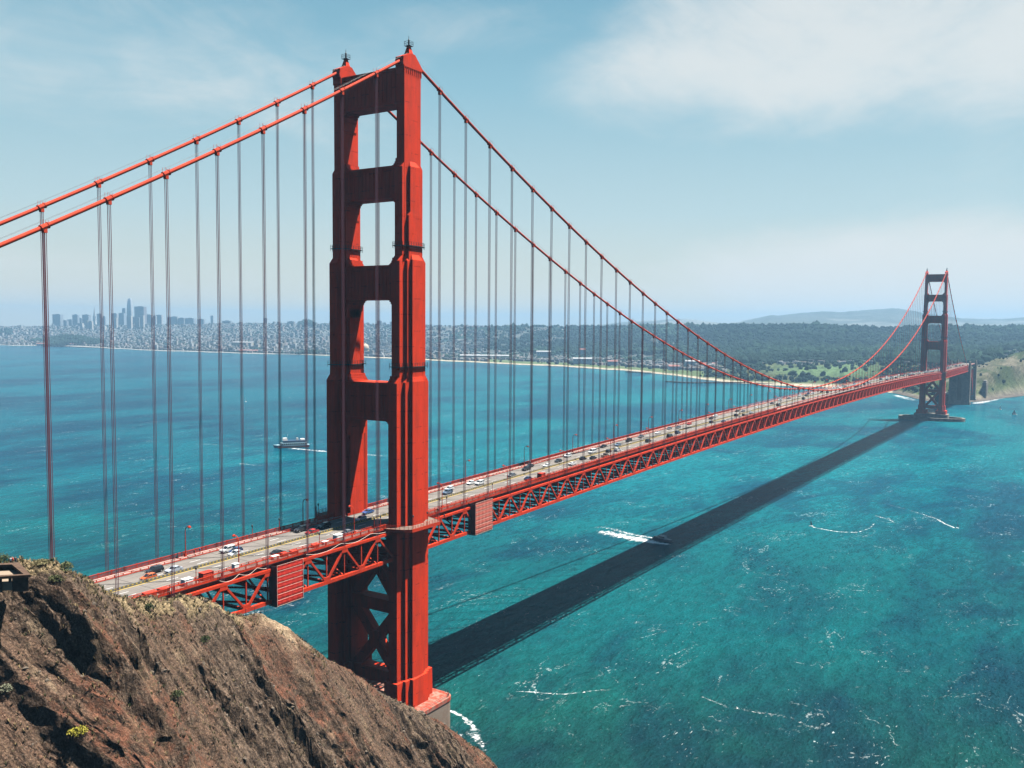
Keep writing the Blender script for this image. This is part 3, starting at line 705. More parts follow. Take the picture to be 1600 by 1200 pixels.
# level the terrace where the old gun position stands
PB = [W(48, 899, 150), W(29, 879, 158)]
zt = W(44, 900, 150).z-2.9
inr = np.exp(-np.clip(((XX+150)/9)**2+((YY+47.5)/6.5)**2-.4, 0, 9)*2.2)
Zc = Z*1.0
tw_ = sstep(XX*0+inr, .35, .95)*(YY < -38)
Z = Zc
cm = grid_mesh('cliff', np.stack([XX, YY, Z], -1), CLIFF, {'zone': zone, 'zone2': zone2}, smooth_=False)
cliff = link('cliff', cm); tag(cliff, kind='structure')
bmt = bmesh.new(); bmt.from_mesh(cm); BVH = BVHTree.FromBMesh(bmt); bmt.free()
def hit(u, v):
    r = (CF + CR*((u-800)/FPX) - CU*((v-600)/FPX)).normalized(); h = BVH.ray_cast(CP, r)
    return h[0], h[1]
def ground_at(x, y):
    h = BVH.ray_cast(Vector((x, y, 400)), Vector((0, 0, -1))); return h[0].z if h[0] else 0
# hillside the photographer stands on
gx = np.linspace(-560, -60, 120); gy = np.linspace(-420, -60, 90); GX, GY = np.meshgrid(gx, gy, indexing='ij')
rr = np.hypot(GX-CP.x, GY-CP.y)
GZ = np.where((GX-CP.x)*CF.x+(GY-CP.y)*CF.y < -6, 138.0+.05*(CP.x-GX)-.35*np.clip(np.abs(GY-CP.y)-5, 0, 500), 138.0-1.35*np.clip(rr-3, 0, 1e9)); GZ = np.minimum(GZ, 138-.0*rr)+fbm(GX/20, GY/20, 3, 8)*np.clip(rr/10-1, 0, 2)*.8; GZ = np.maximum(GZ, -5)
zo = np.zeros(GX.shape+(3,)); zo[..., 0] = .3; zo[..., 1] = .4
tag(link('hillside', grid_mesh('hillside', np.stack([GX, GY, GZ], -1), CLIFF, {'zone': zo, 'zone2': zo*1.5})), kind='structure')

# ------------------------------------------------------------------ far shore
KU = [-900, -300, 0, 100, 250, 400, 520, 640, 760, 880, 1000, 1070, 1130, 1200, 1300, 1370, 1400, 1425, 1445, 1500, 1535, 1570, 1600, 1680, 1800, 2300]
SHV = [537, 538, 539, 541, 547.5, 552, 555.5, 561, 566.5, 572, 580, 588, 596, 601, 605, 609, 614, 620, 625, 627.5, 626.5, 621, 618, 614, 610, 606]
# (depth, v) of the inland rise, main ridge, then far ridge
R1D = [8200, 7600, 7200, 7200, 7200, 7000, 6800, 6400, 5400, 5300, 4900, 4600, 4300, 4200, 4000, 4000, 4000, 4000, 4000, 4000, 4000, 4000, 4000, 4000, 4000, 4200]
R1V = [512, 511, 510.5, 509.5, 507.5, 505.5, 506, 508.5, 511, 512.5, 513, 513, 511.5, 511, 513.5, 515, 515, 515, 514.5, 514.5, 514.5, 514, 515, 515, 516, 520]
R2D = [9800]*2+[9500]*9+[8800, 8600]+[8400]*13
R2V = [516, 516, 515, 515, 514, 514, 513, 512, 512, 511, 503, 499, 505, 493, 488, 483, 482, 485, 491, 498, 499, 498, 495, 492, 499, 504]
# near bluff behind the beach: height in metres and its distance from the shore
BLH = [4]*9+[5, 6, 10, 18, 36, 42, 50, 52, 50, 45, 45, 58, 76, 88, 96, 100, 80]
BLD = [400]*10+[500, 500, 450, 420, 420, 420, 420, 400, 420, 330, 260, 230, 230, 240, 250, 300]
us = np.concatenate([np.linspace(-900, -40, 50), np.linspace(-36, 1640, 620), np.linspace(1650, 2300, 40)])
def kf(a): return np.interp(us, KU, a)
vh = 502.1+.0077*us
def hz_(d, v): return 139.96-d*(v-vh)/FPX
shv = kf(SHV)+.6*fbm(us/22, us*0, 3, 3)
dsh = 138.5*FPX/(shv-vh)
r1d, r1v = kf(R1D), kf(R1V)+(.8+1.6*(us > 1040))*fbm(us/60, us*0, 4, 13); r2d, r2v = kf(R2D), kf(R2V)+3.2*fbm(us/55, us*0, 4, 14)
h1, h2 = hz_(r1d, r1v), hz_(r2d, r2v)
blh, bld = kf(BLH), kf(BLD)
nr = 190; q = np.linspace(0, 1, nr)
P = np.zeros((len(us), nr, 3)); colr = np.zeros((len(us), nr, 3)); dgrid = np.zeros((len(us), nr)); ugrid = np.repeat(us[:, None], nr, 1)
SAND_, GRASS_, FOREST_, CITY_, DRY_, ROCK_ = map(np.array, ((.36, .31, .23), (.070, .095, .036), (.012, .024, .018), (.10, .105, .10), (.092, .088, .052), (.06, .05, .04)))
for i, u in enumerate(us):
    d0, da, db = dsh[i], r1d[i], r2d[i]
    ds = np.concatenate([d0+(da-d0)*np.linspace(0, 1, 130)**1.5, np.linspace(da, db+500, 61)[1:]])
    kb = [d0-30, d0, d0+35, d0+bld[i]*.45, d0+bld[i], d0+bld[i]*1.35+60, (d0+bld[i]*1.35+60)*.4+da*.6, da, da+(db-da)*.45, db, db+500]
    h60 = max(blh[i]*.6, 6)+(h1[i]-blh[i])*.42
    hb = [-3, .6, 3.0, blh[i]*.72, blh[i], blh[i]*.96, h60, h1[i], min(h1[i], h2[i])-30, h2[i], h2[i]-60]
    hh = np.interp(ds, kb, hb)
    P[i, :, 2] = hh; dgrid[i] = ds
ph = np.zeros_like(dgrid)
lat = (ugrid-800)/FPX*dgrid
wx = CP.x+dgrid*CF.x+lat*CR.x; wy = CP.y+dgrid*CF.y+lat*CR.y
off = dgrid-dsh[:, None]
P[..., 0] = wx; P[..., 1] = wy
am = sstep(off, 40, 500)
relief = 9*fbm(wx/420, wy/420, 3, 101)*am*sstep(np.abs(dgrid-r1d[:, None]), 0, 700)
forest = np.where(ugrid > 1040, sstep(off, 420, 620)*sstep(dgrid, 0, 1), 0)
forest = np.maximum(forest, sstep(ugrid, 690, 900)*sstep(off, 700, 1000)*(.35+.9*(fbm(wx/300, wy/300, 3, 55) > -.12)))
forest = np.maximum(forest, (np.exp(-((ugrid-112)/55)**2)*np.exp(-((off-330)/260)**2) > .35)*1.0)
forest = np.where(dgrid > r1d[:, None]+300, .12+.5*sstep(fbm(wx/700, wy/700, 3, 58), -.1, .15), forest); forest = np.clip(forest, 0, 1)
forest = np.where((ugrid > 1560) & (off < 900), forest*.2, forest)
hump = np.exp(-((ugrid-112)/60)**2)*np.exp(-((off-380)/260)**2)*34
P[..., 2] += relief+hump+forest*(7*ridged(wx/75, wy/75, 3, 71)+2)*am+am*fbm(wx/110, wy/110, 3, 72)*3*(1-forest)
bluff = (ugrid > 1100)*sstep(off, 30, 90)*(1-sstep(off, bld[:, None], bld[:, None]+250))
P[..., 2] += bluff*(15*(ridged(wx/85, wy/60, 4, 81)-.6)+3.5*fbm(wx/16, wy/16, 3, 82))
P[..., 2] = np.where((P[..., 2] < .4) & (off > 20), .6, P[..., 2])
def C3(a): return np.broadcast_to(a, colr.shape)
city = C3(CITY_)+.05*fbm(wx/60, wy/60, 3, 91)[..., None]
colr[:] = city
colr = np.where((dgrid > r1d[:, None]+300)[..., None], colr*1.5+.02, colr)  # far ridge lightened: extra haze is put into the land colour
g = ((fbm(wx/160, wy/160, 3, 93) > .05) & (dgrid < r1d[:, None]+300))[..., None]; colr = np.where(g & (ugrid[..., None] > 600), C3(FOREST_*1.5), colr)
colr = colr*(1-forest[..., None])+C3(FOREST_)*forest[..., None]
gr = ((ugrid > 640)*(1-sstep(off, 190, 300)))[..., None]; colr = colr*(1-gr)+C3(GRASS_*1.25)*gr
bn = sstep(fbm(wx/60, wy/60, 4, 95), -.25, .3)[..., None]; bc = C3(DRY_)*bn+C3(GRASS_*.6)*(1-bn)
bsh = sstep(fbm(wx/20, wy/20, 4, 97), -.05, .25)[..., None]*.7; bc = bc*(1-bsh)+C3(GRASS_*.4)*bsh
rk = sstep(fbm(wx/26, wy/26, 3, 96), .15, .4)[..., None]*.6; bc = bc*(1-rk)+C3(np.array((.17, .145, .11)))*rk
left_bluff = (ugrid < 1450)[..., None]; bc = np.where(left_bluff, bc*.45+C3(GRASS_)*.45, bc)
colr = colr*(1-bluff[..., None])+bc*bluff[..., None]
fld = (np.exp(-((ugrid-1285)/75)**4)*sstep(off, 110, 150)*(1-sstep(off, 330, 420)))[..., None]; colr = colr*(1-fld)+C3(np.array((.085, .135, .060)))*fld
sd = ((1-sstep(off, 28, 60))*sstep(ugrid, 430, 560))[..., None]; colr = colr*(1-sd)+C3(SAND_)*sd
rs = ((1-sstep(off, 25, 60))*(ugrid > 1395))[..., None]; colr = colr*(1-rs)+C3(np.array((.10, .085, .07)))*rs
rs = ((1-sstep(off, 15, 40))*(ugrid < 430))[..., None]; colr = colr*(1-rs)+C3(np.array((.30, .28, .25)))*rs
def land_mat():
    m = bpy.data.materials.new('far_land'); m.use_nodes = True; t = m.node_tree; b = t.nodes['Principled BSDF']
    at = N(t, 'ShaderNodeVertexColor', layer_name='tint'); tcn = N(t, 'ShaderNodeTexCoord')
    n = N(t, 'ShaderNodeTexNoise', in_={'Scale': .05, 'Detail': 6, 'Roughness': .7}); t.links.new(tcn.outputs['Object'], n.inputs['Vector'])
    c = mixc(t, 1.0, at.outputs[0], ramp(t, n.outputs[0], [(.3, .55), (.7, 1.45)]), 'MULTIPLY'); t.links.new(c, b.inputs['Base Color']); b.inputs['Roughness'].default_value = .95; b.inputs['Specular IOR Level'].default_value = .05
    bp = N(t, 'ShaderNodeBump', in_={'Strength': .8, 'Distance': 6}); t.links.new(n.outputs[0], bp.inputs['Height']); t.links.new(bp.outputs[0], b.inputs['Normal'])
    return m
LAND = land_mat()
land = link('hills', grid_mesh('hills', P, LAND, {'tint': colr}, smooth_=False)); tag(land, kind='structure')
def land_pt(i, j): return P[i, j]
def land_h(u, d):
    i = int(np.clip(np.searchsorted(us, u), 1, len(us)-1)); j = int(np.clip(np.searchsorted(dgrid[i], d), 1, nr-1)); return float(max(P[i, j, 2], P[i-1, j, 2], P[i, j-1, 2], P[i-1, j-1, 2]))
def land_low(u, d):
    i = int(np.clip(np.searchsorted(us, u), 1, len(us)-1)); j = int(np.clip(np.searchsorted(dgrid[i], d), 1, nr-1)); return float(min(P[i, j, 2], P[i-1, j, 2], P[i, j-1, 2], P[i-1, j-1, 2]))
def shore_d(u): return float(np.interp(u, us, dsh))
def forest_at(u, d):
    i = int(np.clip(np.searchsorted(us, u), 1, len(us)-1)); j = int(np.clip(np.searchsorted(dgrid[i], d), 1, nr-1)); return float(forest[i, j])
def wpos(u, d, z=None):
    p = CP+d*CF+CR*((u-800)/FPX*d); return (p.x, p.y, land_h(u, d) if z is None else z)

# trees of the far woods: one mass
TINT = bpy.data.materials.new('tinted_foliage'); TINT.use_nodes = True
_t = TINT.node_tree; _a = N(_t, 'ShaderNodeVertexColor', layer_name='tint'); _t.links.new(_a.outputs[0], _t.nodes['Principled BSDF'].inputs['Base Color']); _t.nodes['Principled BSDF'].inputs['Roughness'].default_value = .95; _t.nodes['Principled BSDF'].inputs['Specular IOR Level'].default_value = .05
TBOX = bpy.data.materials.new('tinted_render'); TBOX.use_nodes = True
_t = TBOX.node_tree; _a = N(_t, 'ShaderNodeVertexColor', layer_name='tint'); _t.links.new(_a.outputs[0], _t.nodes['Principled BSDF'].inputs['Base Color']); _t.nodes['Principled BSDF'].inputs['Roughness'].default_value = .8
bmi = bmesh.new(); bmesh.ops.create_icosphere(bmi, subdivisions=1, radius=1); ICO = np.array([v.co[:] for v in bmi.verts]); ICF = np.array([[v.index for v in f.verts] for f in bmi.faces]); bmi.free()
def blobs(name, pos, rad, hgt, cols, jitter=.28):
    n = len(pos); nv = len(ICO)
    V = ICO[None]*(1+jitter*(rng.random((n, nv, 1))*2-1)); V = V*np.stack([rad, rad*rng.uniform(.8, 1.2, n), hgt], -1)[:, None, :]+np.asarray(pos)[:, None, :]
    F = (ICF[None]+np.arange(n)[:, None, None]*nv).reshape(-1, 3); c = np.repeat(np.asarray(cols)[:, None, :], nv, 1)*(1+.35*(rng.random((n, nv, 1))*2-1))
    return np_mesh(name, V.reshape(-1, 3), F, TINT, np.clip(c.reshape(-1, 3), 0, 1))
pos = []; rad = []; cols = []
tries = 0
while len(pos) < 17000 and tries < 120000:
    tries += 1; u = rng.uniform(20, 1640); d0 = shore_d(u); r1 = float(np.interp(u, us, r1d)); d = d0+60+(r1-d0+60)*rng.random()**1.3
    f = forest_at(u, d)
    pr = f if f > .3 else (.20 if u < 700 else .24)
    if d-d0 < 420 and u > 1100: pr = (.42 if not (1195 < u < 1375 and 110 < d-d0 < 380) else .10) if u < 1450 else .10
    if u > 660 and d-d0 < 230 and not (u > 1100): pr *= .12
    if rng.random() > pr: continue
    x, y, z = wpos(u, d); lf = float(fbm(np.array([x/260]), np.array([y/260]), 2, 700)[0]); r = (4.5+9*rng.random()**1.6)*(1+.35*lf)*(1 if f > .3 else .62)*(.5 if u > 1480 and d-d0 < 420 else 1); pos.append((x, y, z+r*.35)); rad.append(r); k = rng.uniform(.6, 1.5)*(1+.8*lf); cols.append((.014*k, .028*k, .017*k))
woods = link('woodland', blobs('woodland', pos, np.array(rad), np.array(rad)*rng.uniform(.8, 1.3, len(rad)), cols)); tag(woods, 'dark evergreen woods covering the far hills and shore', 'woodland', kind='stuff')

# houses of the far city
def house_geo(x, y, z, w, l, h, rz):
    c, s = math.cos(rz), math.sin(rz)
    b = [(-w/2, -l/2), (w/2, -l/2), (w/2, l/2), (-w/2, l/2)]; vs = []
    for zz, k in ((z-6, 1), (z+h, 1)): vs += [(x+c*px*k-s*py*k, y+s*px*k+c*py*k, zz) for px, py in b]
    return vs
HF = [(3, 2, 1, 0), (4, 5, 6, 7), (0, 1, 5, 4), (1, 2, 6, 5), (2, 3, 7, 6), (3, 0, 4, 7)]
PAL = [('white', (.42, .42, .41)), ('cream', (.36, .33, .28)), ('pale grey', (.26, .27, .28)), ('pale pink', (.34, .27, .25)), ('tan', (.25, .21, .17)), ('dark grey', (.13, .135, .14)), ('white', (.44, .44, .43)), ('grey brown', (.19, .17, .155))]
cand = []; tries = 0
while len(cand) < 9500 and tries < 90000:
    tries += 1; u = rng.uniform(-60, 1600); d0 = shore_d(u); r1 = float(np.interp(u, us, r1d))
    if u < 760: d = d0+60+(r1-d0+100)*rng.random()**1.15; pr = 1.0
    elif u < 1130: d = d0+240+(r1-d0)*rng.random()**1.5; pr = .34 if d-d0 < 600 or d > r1-700 else .05
    elif u < 1440: d = d0+380+600*rng.random(); pr = .055
    else: d = d0+520+500*rng.random(); pr = .02
    if forest_at(u, d) > .5 and rng.random() > (.1 if u < 1130 else .2): continue
    if 620 < u < 760 and rng.random() < .45: continue
    if rng.random() > pr: continue
    cand.append((u, d))
houses = []
for u, d in cand:
    x, y, z = wpos(u, d, land_low(u, d)); k = int(rng.integers(0, len(PAL))); big = rng.random() < .06
    w, l, h = rng.uniform(8, 15), rng.uniform(9, 24), rng.uniform(5, 10)
    if big: h *= rng.uniform(1.6, 3.2) if u < 700 else 1.2; w *= 1.4
    if u > 760: h = min(h, 9)
    g = .12*round(float(fbm(np.array([x/900]), np.array([y/900]), 2, 5)[0])*8); houses.append((d, u, house_geo(x, y, z, w, l, h, g+.2), k, w*h/d/d))
houses.sort(key=lambda r: -r[4])
def zone_of(u, d):
    dd = d-shore_d(u)
    if u < 130: return 'on the slope at the far left of the city'
    if u < 330: return 'on the hillside below the downtown towers'
    if u < 515: return 'on the dense slope left of the near tower' if dd > 900 else 'on the waterfront left of the near tower'
    if u < 660: return 'on the slope seen through the portals of the near tower'
    if u < 900: return 'near the long beach right of the near tower' if dd < 900 else 'on the hill above the long beach'
    if u < 1130: return 'behind the green shore meadow' if dd < 900 else 'high on the wooded ridge'
    if u < 1440: return 'among trees on the green bluff across the strait'
    return 'in the woods behind the distant tower'
hm = {}
for nme, c in PAL: 
    if nme not in hm: hm[nme] = mat('render_'+nme.replace(' ', '_'), c, .8, .2)
ROOF = mat('flat_roof', (.30, .27, .25), .9, .1)
for (d, u, vs, k, _) in houses[:300]:
    me = bpy.data.meshes.new('house'); ct = np.mean(np.array(vs), 0); me.from_pydata([tuple(np.array(v)-ct) for v in vs], [], HF); me.materials.append(hm[PAL[k][0]]); me.materials.append(ROOF)
    me.polygons[1].material_index = 1 if k % 2 else 0
    o = link('house', me); o.location = ct; zn = zone_of(u, d)
    tag(o, f'small {PAL[k][0]} flat-roofed building {zn}', 'building', f'{PAL[k][0]} buildings {zn}')
V = []; F = []; Cc = []
for n_, (d, u, vs, k, _) in enumerate(houses[300:]):
    F += [tuple(i+8*n_ for i in f) for f in HF]; V += vs; j = rng.uniform(.75, 1.12); Cc += [tuple(np.array(PAL[k][1])*j)]*8
hs = link('city_houses', np_mesh('city_houses', V, F, TBOX, np.array(Cc))); tag(hs, 'mass of small pale houses covering the far city slopes', 'houses', kind='stuff')
# towers of the far downtown (photo columns, top row, depth)
BLUEG = mat('tower_bluegrey', (.27, .30, .34), .5, .3); PALEB = mat('tower_pale', (.50, .48, .44), .7, .3); MIDB = mat('tower_mid', (.38, .39, .40), .6, .3); BRNB = mat('tower_brown', (.22, .20, .21), .6, .3)
def highrise(u0, u1, v, d, m, label, step=None, spire=None, grp=None):
    uc = (u0+u1)/2; w = (u1-u0)/FPX*d; x, y, _ = wpos(uc, d, 0); zt = 139.96-d*(v-(502.1+.0077*uc))/FPX
    r = empty('high_rise', (x, y, 0)); r.rotation_euler = (0, 0, YAW-.0); tag(r, label, 'high-rise', grp)
    zb = -5
    mb = MB(); dp = w*.8
    if step:
        mb.box(-dp/2, dp/2, -w/2, w/2, zb, zt-(zt)*.0-step); mb.box(-dp*.36, dp*.36, -w*.36, w*.36, zt-step, zt)
    else: mb.box(-dp/2, dp/2, -w/2, w/2, zb, zt-2)
    mb.build('tower_block', m, r)
    if w > 22:
        mb = MB(); k = -w/2+2.0
        while k < w/2-2: mb.box(-dp/2-.3, -dp/2-.02, k, k+2.2, 30, zt-(step or 0)-4); k += 5.5
        mb.build('window_bands', MIDB if m is not MIDB else BLUEG, r)
    mb = MB(); mb.box(-dp*.2, dp*.2, -w*.22, w*.22, zt-2 if not step else zt, zt+1.5); mb.build('roof_plant', m, r)
    return r
HR = [(87, 99, 491, 7300, BLUEG, 'broad dark high-rise at the left end of the skyline'), (99.5, 108, 500.5, 7350, BLUEG, 'low dark block right beside the leftmost high-rise'), (108.5, 116, 499, 7400, BLUEG, 'grey block second to the right of the leftmost high-rise'),
      (117, 125, 491.5, 7350, BLUEG, 'slim dark slab tower third from the left of the skyline'), (125.5, 131, 497, 7500, MIDB, 'mid grey tower just left of the tower beside the pointed pyramid'), (132.5, 142.5, 491.5, 7400, BLUEG, 'square dark tower just left of the pointed pyramid tower'),
      (155, 162, 490, 7500, MIDB, 'grey tower immediately right of the pointed pyramid tower'), (163, 167, 494, 7500, BLUEG, 'short dark tower second to the right of the pointed pyramid'), (178, 186, 489.5, 7500, MIDB, 'mid grey tower left of the tower with the stepped crown'), (189, 197, 489, 7500, BLUEG, 'dark tower tucked in front of the stepped crown tower'),
      (209.5, 214, 495, 7450, BLUEG, 'low dark tower between the tallest tower and the broad black slab'), (229.5, 240, 491.5, 7500, MIDB, 'grey tower directly right of the broad black slab'), (241, 246, 493, 7500, MIDB, 'slim grey tower second to the right of the black slab'), (246.5, 255.5, 492, 7600, MIDB, 'wide grey block right of the thin suspender pair'),
      (264, 270, 495, 7550, MIDB, 'low grey tower at the right shoulder of downtown'), (270.5, 280, 494.5, 7550, MIDB, 'broad grey tower right of downtown'), (281, 290.5, 496.5, 7550, MIDB, 'grey tower with pale front right of downtown'), (292, 306, 497, 7500, BLUEG, 'long low dark slab block on the ridge right of downtown'), (311, 321, 498.5, 7500, BLUEG, 'dark apartment block on the ridge right of the long slab'),
      (331, 335, 493, 7600, MIDB, 'thin pale tower standing alone on the ridge'), (350, 363, 501, 7300, BLUEG, 'wide low dark block on the ridge left of the pair of towers'), (389, 399, 506, 7000, BLUEG, 'dark block on the city ridge midway to the near tower'), (413, 419, 497, 7300, MIDB, 'tall thin grey tower on the ridge above the dense slope'), (415, 425, 514, 6600, BLUEG, 'square dark apartment block low on the dense slope'),
      (438, 444, 506, 7000, MIDB, 'grey tower left of the dark wooded hill top'), (445, 450, 505, 6950, PALEB, 'pale apartment tower left of the broad brown one'), (450.5, 461, 502, 6900, BRNB, 'broad brown apartment tower just left of the wooded hill top'), (504, 509, 506, 6900, MIDB, 'grey tower by the left edge of the near tower'),
      (572, 578, 504, 6700, MIDB, 'grey apartment tower seen through the lower portal, left one'), (590, 597, 501, 6700, MIDB, 'taller grey tower seen through the portal, middle one'), (598, 604, 504, 6650, PALEB, 'pale apartment tower seen through the portal, right one'),
      (125, 132, 504.5, 6900, PALEB, 'white apartment tower in front of the dark slab tower'), (136, 140, 500.5, 6900, PALEB, 'white tower in front of the square dark tower'), (141, 147, 501.5, 6900, PALEB, 'pale tower directly left of the pyramid foot'), (160, 167, 509, 6800, PALEB, 'low white block right of the pyramid foot'), (201, 208, 493.5, 6900, PALEB, 'pale tower in front of the tallest tower'), (221, 227, 492.5, 6850, PALEB, 'bright white tower in front of the broad black slab'),
      (213.5, 220.5, 496, 6950, MIDB, 'grey tower left of the bright white tower'), (243, 247, 517, 6300, PALEB, 'pale tower low on the slope below downtown'), (179, 185, 496.5, 6900, PALEB, 'pale tower left of the tallest tower, lower front row'), (474, 480, 513, 6500, PALEB, 'white apartment block below the wooded hill top'), (489, 494, 511, 6500, BLUEG, 'dark apartment block right of the white one below the wooded hill')]
for h_ in HR: highrise(*h_)
highrise(193, 199.5, 482, 7550, BLUEG, 'dark tower with a stepped narrow crown left of the tallest tower', step=45)
highrise(214.5, 229, 479, 7350, BRNB, 'broad near-black slab tower, second tallest, right of the tallest', step=None)
# tallest tapered tower and pyramid
x, y, _ = wpos(205.3, 7700, 0); r = empty('high_rise', (x, y, 0), YAW); tag(r, 'tallest tower of the skyline with a rounded tapering top', 'high-rise')
mb = MB(); w = 22; prof = [(0, 1), (180, 1), (240, .93), (290, .82), (325, .68), (343, .5)]
for (z0, k0), (z1, k1) in zip(prof[:-1], prof[1:]):
    o0, o1 = rrect(-w*k0, w*k0, -w*k0, w*k0, 7*k0, 3), rrect(-w*k1, w*k1, -w*k1, w*k1, 7*k1, 3)
    n = len(o0); mb.add([(*p, z0) for p in o0]+[(*p, z1) for p in o1], [(i, (i+1) % n, (i+1) % n+n, i+n) for i in range(n)]+[tuple(range(n, 2*n))])
mb.build('tower_block', MIDB, r); mb = MB()
for k in range(6): mb.box(-22.4, -22.05, -17+k*6, -14+k*6, 30, 235)
mb.build('window_bands', BLUEG, r)
x, y, _ = wpos(150, 7250, 0); r = empty('pyramid_tower', (x, y, 0), YAW); tag(r, 'slender white pyramid tower tapering to a needle point', 'high-rise')
mb = MB(); mb.hexa([(-24, -24, 0), (24, -24, 0), (24, 24, 0), (-24, 24, 0)], [(-3, -3, 225), (3, -3, 225), (3, 3, 225), (-3, 3, 225)]); mb.build('pyramid_shaft', mat('quartz_panel', (.5, .5, .48), .6, .3), r)
mb = MB(); mb.hexa([(-2.8, -2.8, 225), (2.8, -2.8, 225), (2.8, 2.8, 225), (-2.8, 2.8, 225)], [(-.3, -.3, 272), (.3, -.3, 272), (.3, .3, 272), (-.3, .3, 272)]); mb.build('spire', MIDB, r)
mb = MB(); mb.box(-2, 2, -11.5, 11.5, 120, 190); mb.build('side_wings', MIDB, r)
# memorial column on the left hill
x, y, z = wpos(7, 6700); r = empty('hilltop_column', (x, y, z-2)); tag(r, 'slim fluted column on the wooded hill at the left edge', 'monument')
MB().lathe([(7, 0), (7, 3), (5, 4), (4.6, 42), (5, 43), (5, 52), (3.5, 52)], (0, 0), 12).build('column_shaft', MIDB, r); MB().box(-9, 9, -9, 9, -3, 2).build('column_base', MIDB, r)
# wooded tops
def grove(name, u0, u1, d, rmin, rmax, n, label, dd=160, zoff=0):
    pp = []; rr_ = []; cc = []
    for _ in range(n):
        u = rng.uniform(u0, u1); dj = d+rng.uniform(-dd, dd); x, y, z = wpos(u, dj); e = 1-((u-(u0+u1)/2)/((u1-u0)/2))**2; r = rng.uniform(rmin, rmax)*(.5+.5*e)
        pp.append((x, y, z+r*.5+zoff*max(e, 0)*rng.random())); rr_.append(r); k = rng.uniform(.6, 1.4); cc.append((.014*k, .027*k, .018*k))
    o = link(name, blobs(name, pp, np.array(rr_), np.array(rr_)*1.1, cc)); tag(o, label, 'woodland', kind='stuff'); return o
grove('grove', 0, 22, 6700, 9, 14, 120, 'dark trees on the small hill under the slim column', zoff=20)
grove('grove', 66, 150, 5250, 9, 15, 520, 'dark rounded tree mass above the long white pier sheds', dd=200, zoff=10)
grove('grove', 466, 492, 6750, 10, 15, 160, 'dark tree cap on the small hill top left of the near tower', zoff=22)
grove('grove', 462, 516, 4150, 7, 12, 160, 'dark trees along the waterfront left of the near tower', dd=70)
grove('grove', 392, 412, 4500, 7, 11, 60, 'dark trees behind the reddish pier shed', dd=60)
grove('grove', 693, 720, 3600, 6, 10, 70, 'clump of dark trees at the beach right of the near tower', dd=50)
grove('grove', 1130, 1205, 2750, 8, 14, 260, 'dark trees where the wooded hill meets the shore meadow', dd=120)
grove('grove', 1290, 1345, 2700, 8, 13, 160, 'dark rounded trees above the green bluff', dd=90)

# waterfront buildings
def shed(u0, u1, v, d, h, label, wall=WHITE, roof=None, dep=22, cat='building', name='pier_shed', arched=False, z=None):
    uc = (u0+u1)/2; w = (u1-u0)/FPX*d; x, y, zz = wpos(uc, d); zz = (139.96-d*(v-(502.1+.0077*uc))/FPX) if z is None else z
    rt = empty(name, (x, y, zz), YAW); tag(rt, label, cat)
    MB().box(-dep/2, dep/2, -w/2, w/2, -6, h).build('wall', wall, rt)
    mb = MB(); mb.prism([(-dep/2-1, h), (dep/2+1, h), (0, h+dep*.18)], -w/2-1, w/2+1, 'y') ; mb.v = [(a, b, c) for a, b, c in mb.v]
    mb.build('roof', roof or REDROOF, rt)
    mb = MB(); k = -w/2+4
    while k < w/2-4: mb.box(-dep/2-.3, -dep/2-.02, k, k+2.5, h*.25, h*.7); k += 9
    mb.build('windows', MIDB, rt); return rt
REDROOF = mat('red_roof', (.26, .12, .10), .85, .1); GREYROOF = mat('pale_roof', (.34, .34, .34), .8, .1)
for a in [(60, 78, 541.2, 5190, 12, 'leftmost small white pier shed on the far waterfront'), (81, 108, 541.3, 5120, 13, 'long white pier shed, second from the left'), (112, 150, 541.8, 5060, 15, 'longest white pier shed with pink roof on the far waterfront'),
          (153, 188, 542.5, 5050, 10, 'low pale pier shed right of the longest one'), (375, 404, 553.5, 4290, 9, 'reddish long shed on the waterfront left of the near tower')]: shed(*a, z=2.5)
shed(366, 396, 537, 4900, 8, 'long cream roofed hall in the middle of the dense slope', CREAM, GREYROOF)
for a in [(838, 860, 554.5, 3700, 14, 'white flat hall with bright roof behind the beach right of the near tower', WHITE, GREYROOF), (895, 924, 565, 3150, 11, 'wide white building with rows of windows behind the meadow', WHITE, GREYROOF), (949, 964, 567.5, 3080, 7, 'small building with a red roof on the shore meadow', WHITE, REDROOF),
          (719, 795, 558, 3650, 7, 'very long low pale shed behind the beach', CREAM, GREYROOF), (905, 914, 551, 3560, 13, 'white house with pinkish roof among trees above the meadow', WHITE, REDROOF), (1070, 1092, 568, 2950, 8, 'white building group edge near the round beach point', WHITE, GREYROOF),
          (1118, 1138, 578, 2700, 8, 'long pinkish roofed hall by the shore under the far cable', WHITE, REDROOF), (1098, 1116, 572, 2850, 8, 'white hall with red roof left of the pinkish one', WHITE, REDROOF), (1044, 1060, 575, 2700, 6, 'row of low red roofed cottages by the beach point', WHITE, REDROOF),
          (1218, 1262, 568, 3050, 9, 'long cream terrace of buildings on the green bluff', CREAM, GREYROOF), (1296, 1310, 566, 3050, 8, 'cream house with flat roof above the green bluff', CREAM, GREYROOF), (1397, 1411, 548, 3300, 12, 'pale block in the woods left of the distant tower', WHITE, GREYROOF),
          (1422, 1434, 546, 3350, 10, 'pale pink block in the woods close left of the distant tower', WHITE, REDROOF), (1484, 1500, 548, 3300, 9, 'cream block in the woods right of the distant tower', CREAM, GREYROOF), (1345, 1376, 573, 2600, 8, 'long white maintenance building left of the distant tower', WHITE, GREYROOF), (1385, 1430, 571, 2650, 7, 'pale long roofs just left of the distant tower', CREAM, GREYROOF)]: shed(*a[:6], wall=a[6], roof=a[7], name='shore_building')
